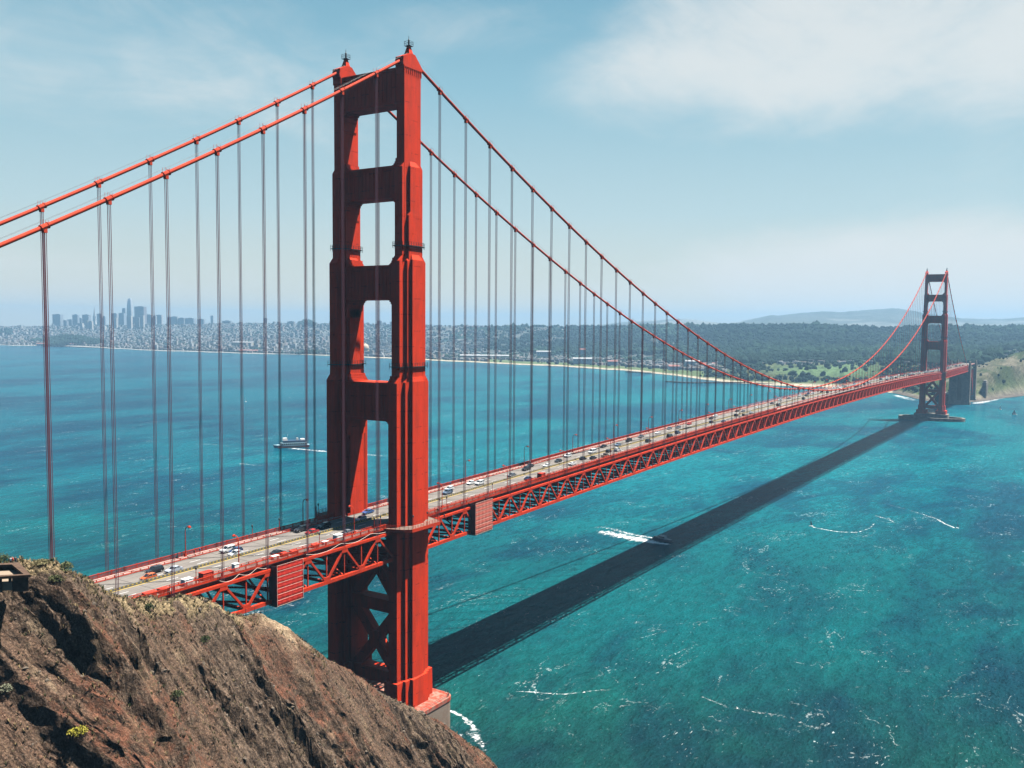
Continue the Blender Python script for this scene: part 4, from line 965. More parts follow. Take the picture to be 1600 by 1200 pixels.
for u, lab in ((1012, 'small white dome hangar on the meadow, left one'), (1035.5, 'twin white arched hangar on the meadow, right one')):
    x, y, z = wpos(u, 3000); rt = empty('arched_hangar', (x, y, z), YAW); tag(rt, lab, 'hangar')
    mb = MB(); mb.prism([(8*math.cos(R_(a)), 8*math.sin(R_(a))) for a in range(0, 181, 20)], -7, 7, 'x'); mb.build('shell', WHITE, rt); MB().box(-7.3, -7.02, -3, 3, 0, 5).build('door', MIDB, rt)
x, y, z = wpos(571, 4300); rt = empty('domed_rotunda', (x, y, z)); tag(rt, 'pale domed rotunda seen through the lower portal of the near tower', 'rotunda')
MB().lathe([(17, -5), (17, 20), (19, 21), (19, 24)], (0, 0), 16).build('drum', CREAM, rt); MB().lathe([(17.5, 24), (16, 32), (11, 39), (5, 43), (.5, 45)], (0, 0), 16).build('dome', mat('dome_ochre', (.55, .42, .3), .8), rt)
def pier_(pts, wd, label):
    rt = empty('jetty', pts[0]); tag(rt, label, 'jetty'); mb = MB(); mp_ = MB()
    for a, b in zip(pts[:-1], pts[1:]):
        a_, b_ = Vector(a)-Vector(pts[0]), Vector(b)-Vector(pts[0]); mb.bar(a_, b_, wd, 1.0); n = int((b_-a_).length/12)+1
        for k in range(n):
            p = a_.lerp(b_, k/n); mp_.box(p.x-.6, p.x+.6, p.y-wd/2, p.y+wd/2, -4, -.4)
    mb.build('jetty_deck', CONC_D, rt); mp_.build('piles', CONC_D, rt)
def sp(u, v): p = Wz(u, v, 2.5); return (p.x, p.y, 2.5)
pier_([sp(979, 580.5), sp(1018, 582.5)], 8, 'short dark jetty by the beach, left one'); pier_([sp(1042, 595.5), sp(1082, 597.5), sp(1150, 597), sp(1210, 600)], 9, 'long dark fishing jetty by the round beach point')

# ------------------------------------------------------------------ vehicles
PAINT = {k: mat('paint_'+k.replace(' ', '_'), c, .3, .6) for k, c in {'white': (.72, .72, .72), 'black': (.02, .02, .025), 'silver': (.42, .45, .50), 'grey': (.15, .16, .18), 'dark blue': (.02, .04, .11), 'red': (.50, .03, .02), 'orange': (.55, .11, .025), 'brown': (.14, .08, .05), 'blue': (.03, .10, .28), 'slate blue': (.13, .18, .26)}.items()}
HL = mat('headlight_lens', (.7, .7, .68), .2, .6); TL = mat('tail_light_lens', (.4, .01, .01), .3, .5); CHR = mat('wheel_rim', (.45, .45, .46), .35, .5, metal=.6)
SHAPE = {  # length, width, lower body profile, cabin profile (x, z), wheel radius
 'sedan': (4.7, 1.8, [(-2.35, .35), (-2.35, .78), (-2.2, .95), (-1.35, 1.0), (1.0, .96), (2.1, .78), (2.35, .6), (2.35, .35)], [(-1.75, .95), (-1.05, 1.42), (.25, 1.44), (1.15, .94)], .33),
 'hatchback': (4.1, 1.75, [(-2.05, .35), (-2.08, .95), (-1.9, 1.02), (.8, .98), (1.85, .8), (2.05, .6), (2.05, .35)], [(-1.98, 1.0), (-1.6, 1.48), (.15, 1.5), (1.1, .96)], .32),
 'suv': (4.7, 1.9, [(-2.35, .42), (-2.38, 1.08), (-2.2, 1.12), (1.05, 1.1), (2.15, .98), (2.35, .75), (2.35, .42)], [(-2.25, 1.1), (-2.0, 1.74), (.3, 1.76), (1.2, 1.08)], .38),
 'van': (5.4, 2.0, [(-2.7, .42), (-2.72, 1.15), (-2.6, 1.2), (1.8, 1.15), (2.5, .95), (2.7, .7), (2.7, .42)], [(-2.65, 1.18), (-2.6, 2.1), (1.2, 2.12), (2.0, 1.12)], .37),
 'pickup': (5.5, 1.95, [(-2.75, .5), (-2.75, 1.05), (.9, 1.05), (2.4, .98), (2.7, .75), (2.7, .5)], [(-.75, 1.03), (-.6, 1.75), (.55, 1.77), (1.3, 1.03)], .39)}
CARMESH = {}
def car_meshes(kind):
    if kind in CARMESH: return CARMESH[kind]
    L, Wd, low, cab, wr = SHAPE[kind]; h = Wd/2
    body = MB(); body.prism(low, -h, h)
    # shoulders taper: pull the cabin in
    def cabin(mb, inset, grow):
        n = len(cab); b = []; 
        cx_ = sum(p[0] for p in cab)/n
        for s in (-1, 1):
            for (x, z) in cab:
                top = z > min(c[1] for c in cab)+.2; yy = s*(h-.06-inset-(.2 if top else 0)); b.append((x+(grow if x > cx_ else -grow)*.5*(0 if top else 1), yy, z))
        mb.add(b, [tuple(range(n)), tuple(range(2*n-1, n-1, -1))]+[(i, i+n, (i+1) % n+n, (i+1) % n) for i in range(n)])
    glass = MB(); cabin(glass, 0, 0)
    zt = max(c[1] for c in cab); tx = [c[0] for c in cab if c[1] > zt-.1]
    body.box(min(tx)-.05, max(tx)+.05, -h+.24, h-.24, zt-.03, zt+.05, .06, .06)      # roof panel
    for s in (-1, 1):                                                                 # pillars
        for (a, b) in ((cab[0], cab[1]), (cab[2], cab[3])): body.bar((a[0], s*(h-.07), a[1]), (b[0], s*(h-.27), b[1]), .08, .09)
        mx = (cab[1][0]+cab[2][0])/2; body.bar((mx, s*(h-.07), cab[0][1]), (mx, s*(h-.27), zt), .09, .09)
    ws = L/2-.85
    wheel = MB(); 
    ang = [2*math.pi*k/14 for k in range(14)]
    wheel.add([(wr*math.cos(a), -.12, wr*math.sin(a)) for a in ang]+[(wr*math.cos(a), .12, wr*math.sin(a)) for a in ang], [tuple(range(14)), tuple(range(27, 13, -1))]+[(i, i+14, (i+1) % 14+14, (i+1) % 14) for i in range(14)])
    rim = MB(); r2 = wr*.6
    rim.add([(r2*math.cos(a), -.135, r2*math.sin(a)) for a in ang]+[(r2*math.cos(a), .135, r2*math.sin(a)) for a in ang], [tuple(range(14)), tuple(range(27, 13, -1))]+[(i, i+14, (i+1) % 14+14, (i+1) % 14) for i in range(14)])
    hl = MB(); hl.box(-.06, .06, -.22, .22, -.09, .09, .02, .03); tl = MB(); tl.box(-.05, .05, -.18, .18, -.1, .1, .01, .01)
    CARMESH[kind] = dict(body=body, glass=glass, wheel=wheel.data('wheel', TYRE), rim=rim.data('rim', CHR), hl=hl.data('headlight', HL), tl=tl.data('tail_light', TL), ws=ws, h=h, L=L, wr=wr, low=low, gl=glass.data('windows', GLASS), bodies={})
    return CARMESH[kind]
def add_car(x, y, color, kind, label, heading=1, detail=True, group='vehicles on the bridge road'):
    M = car_meshes(kind); z = road_z(x)+.01
    if color not in M['bodies']: M['bodies'][color] = M['body'].data('body', PAINT[color])
    if not detail:
        key = 'low_'+color
        if key not in M['bodies']:
            mb = MB(); mb.v = list(M['body'].v); mb.f = list(M['body'].f); mb.m = [0]*len(mb.f)
            mb.mi = 1; mb.add(M['glass'].v, M['glass'].f); mb.mi = 2
            for sx in (-1, 1): mb.box(sx*M['ws']-.3, sx*M['ws']+.3, -M['h']+.02, M['h']-.02, .02, .6)
            M['bodies'][key] = mb.data('car', [PAINT[color], GLASS, TYRE])
        o = link(kind if kind != 'suv' else 'suv', M['bodies'][key]); o.location = (x, y, z); o.rotation_euler = (0, 0, 0 if heading > 0 else math.pi)
        tag(o, label, 'car' if kind != 'van' else 'van', group); return o
    r = empty({'sedan': 'sedan_car', 'suv': 'suv', 'van': 'delivery_van', 'pickup': 'pickup_truck', 'hatchback': 'hatchback_car'}[kind], (x, y, z), 0 if heading > 0 else math.pi)
    tag(r, label, {'van': 'van', 'pickup': 'pickup truck'}.get(kind, 'car'), group)
    link('body', M['bodies'][color], r); link('windows', M['gl'], r)
    for sx in (-1, 1):
        for sy in (-1, 1):
            w = link('wheel', M['wheel'], r); w.location = (sx*M['ws'], sy*(M['h']-.1), M['wr']); link('rim', M['rim'], w)
    for sy in (-1, 1):
        hh = link('headlight', M['hl'], r); hh.location = (M['L']/2-.02, sy*(M['h']-.32), M['low'][-2][1]-.02)
        t2 = link('tail_light', M['tl'], r); t2.location = (-M['L']/2+.0, sy*(M['h']-.26), .82)
    return r
def heading(y): return 1 if y < 0 else -1        # drive on the right: southbound on the near side
CARS = [(-88.1, .9+.7, 'orange', 'hatchback', 'orange hatchback beside the median at the cliff end of the bridge'), (-83.3, 5.8, 'black', 'suv', 'black car in the middle of the two dark orange pair, next to the orange hatchback'), (-79.8, 2.3, 'silver', 'sedan', 'silver sedan just behind the black car near the cliff end'),
 (-58.2, 6.6, 'white', 'suv', 'white SUV nearest the far kerb in the cluster of three by the cliff'), (-57.6, 3.9, 'dark blue', 'hatchback', 'dark blue car in the middle of the cluster of three by the cliff'), (-59.5, 1.6, 'white', 'sedan', 'white sedan by the median in the cluster of three by the cliff'),
 (-52.3, -7.9, 'black', 'sedan', 'black sedan in the near lane just above the red wrapped work platform'), (-28.5, 7.2, 'black', 'suv', 'black SUV in the tower shadow edge, left of the red car'), (-29.0, 1.9, 'red', 'sedan', 'red sedan by the median just before the near tower'),
 (-21.0, 4.4, 'black', 'suv', 'black SUV inside the tower shadow just right of the red car'), (-6.3, 1.8, 'white', 'hatchback', 'white car between the legs of the near tower'), (3.0, 7.0, 'blue', 'sedan', 'blue sedan by the far leg of the near tower'), (-22.7, -7.9, 'grey', 'sedan', 'grey car in the near lane half hidden by the railing before the near tower'), (14.5, 2.2, 'black', 'van', 'dark van emerging behind the near leg of the tower'),
 (44.4, 3.4, 'slate blue', 'suv', 'slate blue SUV first past the near tower'), (50.8, 7.3, 'white', 'hatchback', 'white hatchback beside the slate blue SUV past the near tower'), (65.1, 6.9, 'white', 'sedan', 'white sedan at the far kerb, left of a pair of white cars'), (66.3, 3.6, 'white', 'suv', 'bright white car right of the pair of white cars'),
 (88.5, 2.3, 'grey', 'sedan', 'dark grey sedan alone by the median past the pair of white cars'), (85.6, -7.9, 'dark blue', 'sedan', 'dark car in the near lane next to the red equipment box'), (104.3, 4.9, 'black', 'suv', 'black car, lower one of the close black pair'), (112.0, 7.7, 'black', 'sedan', 'black car, upper one of the close black pair at the far kerb'),
 (117.3, 1.9, 'white', 'sedan', 'white sedan by the median past the close black pair'), (131.2, 3.9, 'black', 'sedan', 'black sedan in the middle lane behind the white median car'), (146.0, 7.2, 'white', 'suv', 'white SUV at the far kerb, third lamp past the tower'), (127.0, -5.8, 'white', 'sedan', 'white sedan in the near side lanes, first of the near group'),
 (143.2, -2.7, 'black', 'sedan', 'black sedan by the median in the near side group, left one'), (147.4, -5.9, 'black', 'sedan', 'black sedan in the near side group, right one'), (163.6, 3.0, 'white', 'van', 'white van by the median beyond the pair of black sedans'), (183.5, 7.0, 'black', 'sedan', 'black sedan at the far kerb beyond the white van'),
 (156.1, -7.9, 'brown', 'pickup', 'brown pickup at the near kerb'), (170.0, -2.8, 'black', 'hatchback', 'black hatchback just ahead of the silver and white one by the median'), (175.5, -4.9, 'white', 'suv', 'white SUV touching the black hatchback in the near side lanes'), (192.6, 3.2, 'slate blue', 'sedan', 'bluish sedan in the far side lanes near the fourth lamp'),
 (210.0, 5.2, 'black', 'suv', 'black SUV in the far side middle lane near the fifth lamp'), (228.7, 6.6, 'grey', 'sedan', 'grey sedan at the far kerb past the black SUV'), (213.4, -4.7, 'black', 'suv', 'black SUV in the near side middle lane under the lone suspender'), (248.1, 4.8, 'white', 'sedan', 'white sedan in the far middle lane between grey ones'),
 (236.4, -7.4, 'black', 'van', 'black van at the near kerb'), (271.0, 7.5, 'grey', 'sedan', 'dark grey sedan at the far kerb left of another'), (254.3, -4.7, 'dark blue', 'suv', 'dark blue SUV just ahead of the black van'), (278.4, 4.8, 'grey', 'hatchback', 'dark grey hatchback right of the kerb sedan'), (299.0, 6.0, 'red', 'hatchback', 'dark red hatchback near the eighth lamp')]
CARS[0] = (-88.1, 1.6)+CARS[0][2:]; CARS[1] = CARS[1][:4]+('black car level with the orange hatchback, nearer the far kerb',)
for c in CARS: add_car(c[0], c[1], c[2], c[3], c[4], heading(c[1]), True)
FAR = [(349.6, 7.6, 'white', 'suv'), (336.2, 5.6, 'black', 'sedan'), (315.5, -2.2, 'dark blue', 'hatchback'), (324.4, -7.1, 'slate blue', 'sedan'), (392.6, 7.2, 'black', 'sedan'), (394.2, 3.4, 'grey', 'sedan'), (362.4, -2.4, 'black', 'suv'), (368.7, -5.7, 'brown', 'hatchback'),
 (386.5, -4.7, 'silver', 'sedan'), (428.1, 3.7, 'white', 'sedan'), (465.7, 4.3, 'black', 'sedan'), (451.9, -4.8, 'black', 'van'), (497.9, 7.2, 'white', 'van'), (522.3, 7.0, 'grey', 'sedan'), (555.5, 7.2, 'white', 'suv'), (562.4, 3.6, 'black', 'sedan'), (522.6, -4.9, 'black', 'suv'), (584.3, 7.3, 'dark blue', 'sedan'), (609.0, 2.1, 'black', 'sedan'), (607.9, -3.7, 'black', 'suv'), (593.0, 5.6, 'white', 'sedan')]
def lane_name(y): return {True: 'near', False: 'far'}[y < 0]+' '+('median' if abs(y) < 3.2 else 'middle' if abs(y) < 6.2 else 'kerb')+' lane'
x = 640
random.seed(11)
while x < 1600:
    for y in (-7.9, -4.8, -1.8, 1.8, 4.8, 7.9):
        if random.random() < (.28 if x < 900 else .33):
            FAR.append((x+random.uniform(-5, 5), y, random.choice(['white', 'white', 'black', 'silver', 'grey', 'dark blue', 'black', 'silver', 'red' if random.random() < .3 else 'white']), random.choice(['sedan', 'suv', 'hatchback', 'suv', 'van' if random.random() < .4 else 'sedan'])))
    x += 15 if x < 900 else 12.5
FAR.sort()
def sec(x):
    for lim, nm in ((430, 'past the ninth lamp'), (560, 'short of mid span'), (720, 'at mid span'), (900, 'just past mid span'), (1080, 'halfway to the distant tower'), (1260, 'queueing before the distant tower'), (1300, 'between the distant tower legs')):
        if x < lim: return nm
    return 'beyond the distant tower'
seen = {}
for x, y, c, k in FAR:
    lab = f'{c} {k if k != "suv" else "SUV"} in the {lane_name(y)} {sec(x)}'
    seen.setdefault(lab, []).append((x, y, c, k))
for lab, L_ in seen.items():
    for i, (x, y, c, k) in enumerate(L_):
        l2 = lab if len(L_) == 1 else (lab.replace(f'{c} ', f'{c} ', 1)+(', nearest one' if i == 0 else ', farthest one' if i == len(L_)-1 else f', {["second","third","fourth","fifth","sixth","seventh"][i-1]} of its colour'))
        add_car(x, y, c, k, l2, heading(y), False)

# ------------------------------------------------------------------ lamps
ordn = ['first', 'second', 'third', 'fourth', 'fifth', 'sixth', 'seventh', 'eighth', 'ninth', 'tenth', 'eleventh', 'twelfth', 'thirteenth', 'fourteenth', 'fifteenth', 'sixteenth', 'seventeenth', 'eighteenth', 'nineteenth', 'twentieth', 'twenty-first', 'twenty-second', 'twenty-third', 'twenty-fourth', 'twenty-fifth', 'twenty-sixth', 'twenty-seventh', 'twenty-eighth', 'twenty-ninth', 'thirtieth', 'thirty-first', 'thirty-second', 'thirty-third', 'thirty-fourth', 'thirty-fifth', 'thirty-sixth']
def lamp_proto():
    r = empty('street_lamp'); 
    mb = MB(); mb.box(-.3, .3, -.3, .3, 0, .9, .1, .1); mb.tube([(0, 0, .8), (0, 0, 7.0)], [.16, .11], 8)
    mb.tube([(0, 0, 7.0), (0, -.1, 7.9), (0, -.5, 8.6), (0, -1.2, 8.95), (0, -1.7, 8.95)], [.11, .1, .1, .09, .09], 8); mb.build('post', ORANGE2, r)
    mb = MB(); mb.lathe([(.12, 9.15), (.28, 9.05), (.48, 8.75), (.5, 8.62)], (0, -1.9), 10); h = mb.build('lamp_head', ORANGE2, r)
    MB().lathe([(.42, 8.62), (.3, 8.42), (.1, 8.36)], (0, -1.9), 10).build('lamp_lens', LAMPG, h)
    return r
lp = lamp_proto(); first = True; cnt = {1: 0, -1: 0}
for sy in (1, -1):
    for k in range(-2, 34):
        x = 68.6+45.7*k-45.7
        if x > 1600 or abs(x) < 14 or abs(x-1280) < 14: continue
        if sy < 0: x -= 0 if k < 1 else 3
        if x < 0: place = f'far railing, {"nearer the cliff" if x < -50 else "just before the near tower"}' if sy > 0 else f'near railing, {"nearer the cliff" if x < -50 else "just before the near tower"}'
        else: place = f'{"far" if sy > 0 else "near"} railing, {ordn[cnt[sy]]} past the near tower'; cnt[sy] += 1
        lab = f'tall orange lamp with a curved arm by the {place}'
        loc = (x, sy*(12.2 if sy > 0 else 9.95+.35), road_z(x)+.15); rz = 0 if sy > 0 else math.pi
        if first: lp.location = loc; lp.rotation_euler = (0, 0, rz); tag(lp, lab, 'street lamp', 'curved lamps along the bridge'); first = False
        else: dup(lp, loc, rz, lab)
tag(lp, None, 'street lamp', 'curved lamps along the bridge')
for o in [o for o in COL.objects if o.name.startswith('street_lamp')]: o['category'] = 'street lamp'; o['group'] = 'curved lamps along the bridge'
r = empty('lamp_post'); MB().tube([(0, 0, 0), (0, 0, 3.6)], [.12, .08], 8).build('post', ORANGE2, r); MB().lathe([(.14, 3.6), (.26, 3.75), (.26, 4.2), (.12, 4.35), (.03, 4.5)], (0, 0), 8).build('lantern', BLACKM, r)
tag(r, None, 'lamp post', 'short lantern posts at the towers')
SL = [(-33, 12.3, 'short lantern post by the far railing left of the near tower'), (-14.5, 14.6, 'left short lantern post on the far balcony of the near tower'), (-9.5, 18.5, 'right short lantern post on the far balcony of the near tower'), (-40, -12.3, 'short lantern post by the near railing above the truss left of the tower'),
      (-15.5, -12.2, 'left of two short lantern posts just left of the near leg'), (-12.5, -12.2, 'right of two short lantern posts just left of the near leg'), (-6.0, -20.5, 'lantern post at the left corner of the near tower balcony'), (1.0, -20.8, 'lantern post in the middle of the near tower balcony'), (7.5, -20.2, 'lantern post at the right corner of the near tower balcony'),
      (19, -12.3, 'left of two short lantern posts right of the near tower'), (23, -12.3, 'right of two short lantern posts right of the near tower'), (52, -12.3, 'short lantern post behind the pink wrapped platform'), (-44, 12.3, 'short lantern post by the far railing near the tall curved lamp'), (-84, -12.3, 'short lantern post near the cliff end of the near railing')]
for i, (x, y, lab) in enumerate(SL):
    z = road_z(x)+.2 if abs(y) < 13 else 73.9
    if i == 0: r.location = (x, y, z); r['label'] = lab
    else: dup(r, (x, y, z), 0, lab)

# ------------------------------------------------------------------ work platforms and equipment on the near walkway
def tarp_mat(name, c, c2): return mat(name, c, .75, .2, (1.2, .25, c2), (.8, .5, .2))
TARP1 = tarp_mat('red_tarp', (.62, .035, .02), (.50, .03, .02)); TARP2 = tarp_mat('pink_tarp', (.60, .19, .14), (.55, .10, .07)); ROPEW = mat('pale_rope', (.6, .45, .38), .8)
for (xa, xb, z0, z1, m, lab) in ((-60.4, -50.6, 61.6, 73.0, TARP1, 'bright red tarpaulin wrapped work platform hanging from the truss left of the near tower'), (35.2, 46.4, 63.2, 74.8, TARP2, 'faded pink tarpaulin wrapped work platform hanging from the truss right of the near tower')):
    r = empty('work_platform', (xa, -16.2, z0)); tag(r, lab, 'work platform', 'tarpaulin wrapped platforms on the truss')
    L_ = xb-xa; H = z1-z0; dz = (road_z(xb)-road_z(xa))
    mb = MB()                                     # cloth with slight billow between the battens
    nx, nz = 18, 29; vs = []
    for i in range(nx+1):
        for j in range(nz+1): vs.append((L_*i/nx, -.12*math.sin(math.pi*((j % 4)/4))-.05*math.sin(i*1.7), H*j/nz+dz*i/nx))
    vs += [(a, .0+.12, c) for a, b, c in vs]; o_ = (nx+1)*(nz+1)
    fs = [(i*(nz+1)+j, (i+1)*(nz+1)+j, (i+1)*(nz+1)+j+1, i*(nz+1)+j+1) for i in range(nx) for j in range(nz)]
    mb.add(vs, fs+[tuple(k+o_ for k in f[::-1]) for f in fs])
    mb.build('tarp', m, r)
    mb = MB()
    for k in range(8): z = H*k/7; mb.bar((-.02, -.2, z), (L_+.02, -.2, z+dz), .07, .07)
    for x in (0, L_): mb.bar((x, -.2, 0), (x, -.2, H), .08, .08)
    mb.build('lacing', ROPEW, r)
    mb = MB(); mb.box(0, L_, .15, 3.2, -.3, -.05)
    for x in (.1, L_-.1):
        for y in (.2, 3.1): mb.bar((x, y, -.2), (x, y, H), .18, .18)
        mb.hexa([(x-.05, .2, 0), (x+.05, .2, 0), (x+.05, 3.1, 0), (x-.05, 3.1, 0)], [(x-.05, .2, H-.3), (x+.05, .2, H-.3), (x+.05, 3.1, H-.3), (x-.05, 3.1, H-.3)])
    mb.build('frame', BLACKM, r)
def crate(x, y, L_, Wd, H, m, lab, kind='equipment_box', z=None, lid=None):
    z = road_z(x)+.2 if z is None else z; r = empty(kind, (x, y, z)); tag(r, lab, 'equipment box', 'boxes on the near walkway')
    MB().box(-L_/2, L_/2, -Wd/2, Wd/2, .12, H, .04, .04).build('box_body', m, r)
    MB().box(-L_/2-.06, L_/2+.06, -Wd/2-.06, Wd/2+.06, H, H+.1, .05, .05).build('lid', lid or m, r)
    mb = MB()
    for a in (-L_/2+.2, L_/2-.2): mb.box(a-.08, a+.08, -Wd/2, Wd/2, 0, .12)
    mb.build('skids', BLACKM, r)
REDB = mat('red_box_paint', (.55, .05, .025), .6, .2, (2, .2, (.4, .035, .02)))
crate(-80.0, -11.2, 3.4, 2.0, 1.9, REDB, 'red steel container nearest the cliff, beside the white box'); crate(-86.0, -11.3, 2.6, 1.7, 1.6, WHITE, 'white box trailer left of the red steel container')
crate(-97, -11.3, 3.2, 1.6, 1.0, REDB, 'low red box at the cliff end of the near walkway'); crate(-93, -11.3, 2.6, 1.6, .9, REDB, 'second low red box near the cliff end'); crate(-70.5, -11.3, 1.6, 1.3, 1.9, WHITE, 'small white cabinet between the red container and the tall lamp')
crate(-56.5, -11.3, 2.2, 1.2, .9, WHITE, 'white box behind the red wrapped platform'); crate(-53.2, -11.3, 1.6, 1.2, 1.0, REDB, 'left small red box above the red wrapped platform'); crate(-49.5, -11.4, 2.2, 1.3, .9, REDB, 'right small red box above the red wrapped platform')
crate(-40.8, -11.3, 2.4, 1.4, .9, REDB, 'red low box by the short lantern post'); crate(-36.5, -11.2, 2.0, 1.2, .8, WHITE, 'flat white crate by the short lantern post'); crate(-31.0, -11.2, 2.8, 1.7, 1.8, WHITE, 'large white box on the near walkway before the tower')
crate(90.5, -11.2, 3.4, 2.2, 2.2, REDB, 'red equipment container on the near walkway past the pink platform')
# hoses and a pale cable looping along the near fascia
for (xa, xb, lab) in ((-47, -12, 'loose pale hose looping along the outside of the truss before the tower'), (-78, -62, 'loose pale hose hanging from the railing near the red container')):
    pts = []
    for k in range(25): t = k/24; x = xa+(xb-xa)*t; pts.append((x, -13.95-.1*math.sin(k), road_z(x)-.3-1.1*abs(math.sin(t*math.pi*2.5))+.6*t))
    tag(MB().tube(pts, .07, 6).build('hose', ROPEW), lab, 'hose', 'hoses along the truss')

# ------------------------------------------------------------------ old gun position on the cliff top
def quad_at(pts, z): return [(p[0], p[1], z) for p in pts]
zr_ = W(44, 898, 150).z
def onplane(u, v, z): return Wz(u, v, z)
c_nr, c_fr, c_fl, c_nl = onplane(48, 898, zr_), onplane(30, 878.5, zr_), onplane(-70, 884, zr_), onplane(-70, 905, zr_)
rt = empty('gun_pit', (c_nr.x, c_nr.y, zr_)); tag(rt, 'roofless dark concrete gun pit with pale floor on the cliff top at far left', 'bunker')
def rel(p): return Vector(p)-Vector((c_nr.x, c_nr.y, zr_))
cs = [rel(c_nr), rel(c_fr), rel(c_fl), rel(c_nl)]; cen = sum(cs, Vector())/4
ins = [c+(cen-c).normalized()*1.5 for c in cs]
mb = MB()
for i in range(4):
    j = (i+1) % 4; D = Vector((0, 0, -.45)); mb.hexa([cs[i]+D, cs[j]+D, ins[j]+D, ins[i]+D], [cs[i], cs[j], ins[j], ins[i]])
mb.build('roof_rim', mat('rust_stained_rim', (.060, .036, .026), .9, .1, (1.2, .2, (.13, .085, .06))), rt)
mb = MB(); T_ = Vector((0, 0, -2.8)); D = Vector((0, 0, -.46))
cs2 = [c+(cen-c).normalized()*.5 for c in cs]; in2 = [c+(cen-c).normalized()*1.0 for c in cs]
for i in range(4):
    j = (i+1) % 4
    if i == 3: continue
    mb.hexa([cs2[i]+T_, cs2[j]+T_, in2[j]+T_, in2[i]+T_], [cs2[i]+D, cs2[j]+D, in2[j]+D, in2[i]+D])
# front wall with an opening
a, b, c, d = cs2[3], cs2[0], in2[0], in2[3]
for t0, t1 in ((0, .62), (.78, 1)):
    mb.hexa([a.lerp(b, t0)+T_, a.lerp(b, t1)+T_, d.lerp(c, t1)+T_, d.lerp(c, t0)+T_], [a.lerp(b, t0)+D, a.lerp(b, t1)+D, d.lerp(c, t1)+D, d.lerp(c, t0)+D])
mb.build('wall', CONC_D, rt)
mb = MB(); F0, F1 = Vector((0, 0, -2.6)), Vector((0, 0, -1.1)); mb.hexa([p+F0 for p in in2], [p+F1 for p in in2]); mb.build('floor', mat('pale_floor', (.26, .20, .145), .9), rt)
mb = MB(); 
for t in (.25, .5, .75): p = in2[1].lerp(in2[2], t); q_ = in2[0].lerp(in2[3], t); mb.bar(p+Vector((0, 0, -.5)), p+Vector((0, 0, -1.2)), .5, .5); mb.bar(q_+Vector((0, 0, -.5)), q_+Vector((0, 0, -1.2)), .35, .35)
mb.build('column', CONC_D, rt)

# ------------------------------------------------------------------ people
def person_mesh(pose, top, leg_, hair):
    bm = bmesh.new(); sk = bm.verts.layers.skin.verify()
    P = {'pel': (0, 0, .95), 'chest': (0.02, 0, 1.32), 'neck': (.02, 0, 1.5), 'head': (.04, 0, 1.63), 'top': (.03, 0, 1.72)}
    s = {'stand': 0.04, 'walk': .22}[pose]
    P.update(lh=(0, .1, .9), lk=(s*.8, .11, .5), la=(s*.9, .11, .08), lf=(s*.9+.18, .12, .04), rh=(0, -.1, .9), rk=(-s*.2, -.11, .5), ra=(-s, -.11, .09), rf=(-s+.17, -.12, .04),
             ls=(0.02, .18, 1.42), le=(-s*.5-.03, .25, 1.15), lw=(-s*.4+.12, .24, .92), lm=(-s*.4+.17, .23, .84), rs=(.02, -.18, 1.42), re=(s*.5-.03, -.25, 1.15), rw=(s+.05, -.24, .93), rm=(s+.1, -.23, .85))
    R = dict(pel=.15, chest=.16, neck=.06, head=.1, top=.07, lh=.09, lk=.06, la=.045, lf=.04, rh=.09, rk=.06, ra=.045, rf=.04, ls=.06, le=.042, lw=.03, lm=.035, rs=.06, re=.042, rw=.03, rm=.035)
    V = {}
    for k, p in P.items(): V[k] = bm.verts.new(p); V[k][sk].radius = (R[k], R[k]*(1.15 if k in ('pel', 'chest') else 1))
    V['pel'][sk].use_root = True
    for a, b in (('pel', 'chest'), ('chest', 'neck'), ('neck', 'head'), ('head', 'top'), ('pel', 'lh'), ('lh', 'lk'), ('lk', 'la'), ('la', 'lf'), ('pel', 'rh'), ('rh', 'rk'), ('rk', 'ra'), ('ra', 'rf'), ('chest', 'ls'), ('ls', 'le'), ('le', 'lw'), ('lw', 'lm'), ('chest', 'rs'), ('rs', 're'), ('re', 'rw'), ('rw', 'rm')): bm.edges.new((V[a], V[b]))
    me = bpy.data.meshes.new('person_skeleton'); bm.to_mesh(me); bm.free()
    o = bpy.data.objects.new('tmp_person', me); COL.objects.link(o); m1 = o.modifiers.new('s', 'SKIN'); m1.use_smooth_shade = True; m2 = o.modifiers.new('d', 'SUBSURF'); m2.levels = 1
    dg = bpy.context.evaluated_depsgraph_get(); out = bpy.data.meshes.new_from_object(o.evaluated_get(dg)); bpy.data.objects.remove(o); out.name = 'person'
    out.materials.clear()
    for m in (SKIN, mat('cloth_top', top, .8), mat('cloth_leg', leg_, .8), mat('shoe', (.05, .05, .05), .7), mat('hair', hair, .7)): out.materials.append(m)
    for p in out.polygons:
        c = p.center; z = c.z
        k = 0
        if z < .1: k = 3
        elif z < .98 and abs(c.y) < .2: k = 2
        elif z < 1.5 and z > .9: k = 1 if (abs(c.y) < .22 or z > 1.0) else 0
        elif z > 1.6 and (c.x < .03 or z > 1.69): k = 4
        p.material_index = k
    return out
SKIN = mat('skin', (.45, .27, .19), .6)
PM = [person_mesh('stand', (.7, .68, .66), (.05, .06, .1), (.03, .02, .015)), person_mesh('walk', (.5, .08, .06), (.06, .06, .07), (.05, .03, .02)), person_mesh('stand', (.04, .04, .05), (.1, .1, .12), (.03, .02, .015)), person_mesh('walk', (.12, .2, .4), (.25, .22, .18), (.1, .06, .03))]
def person(x, y, z, k, rz, lab, grp=None):
    o = link('person', PM[k]); o.location = (x, y, z); o.rotation_euler = (0, 0, rz); tag(o, lab, 'person', grp)
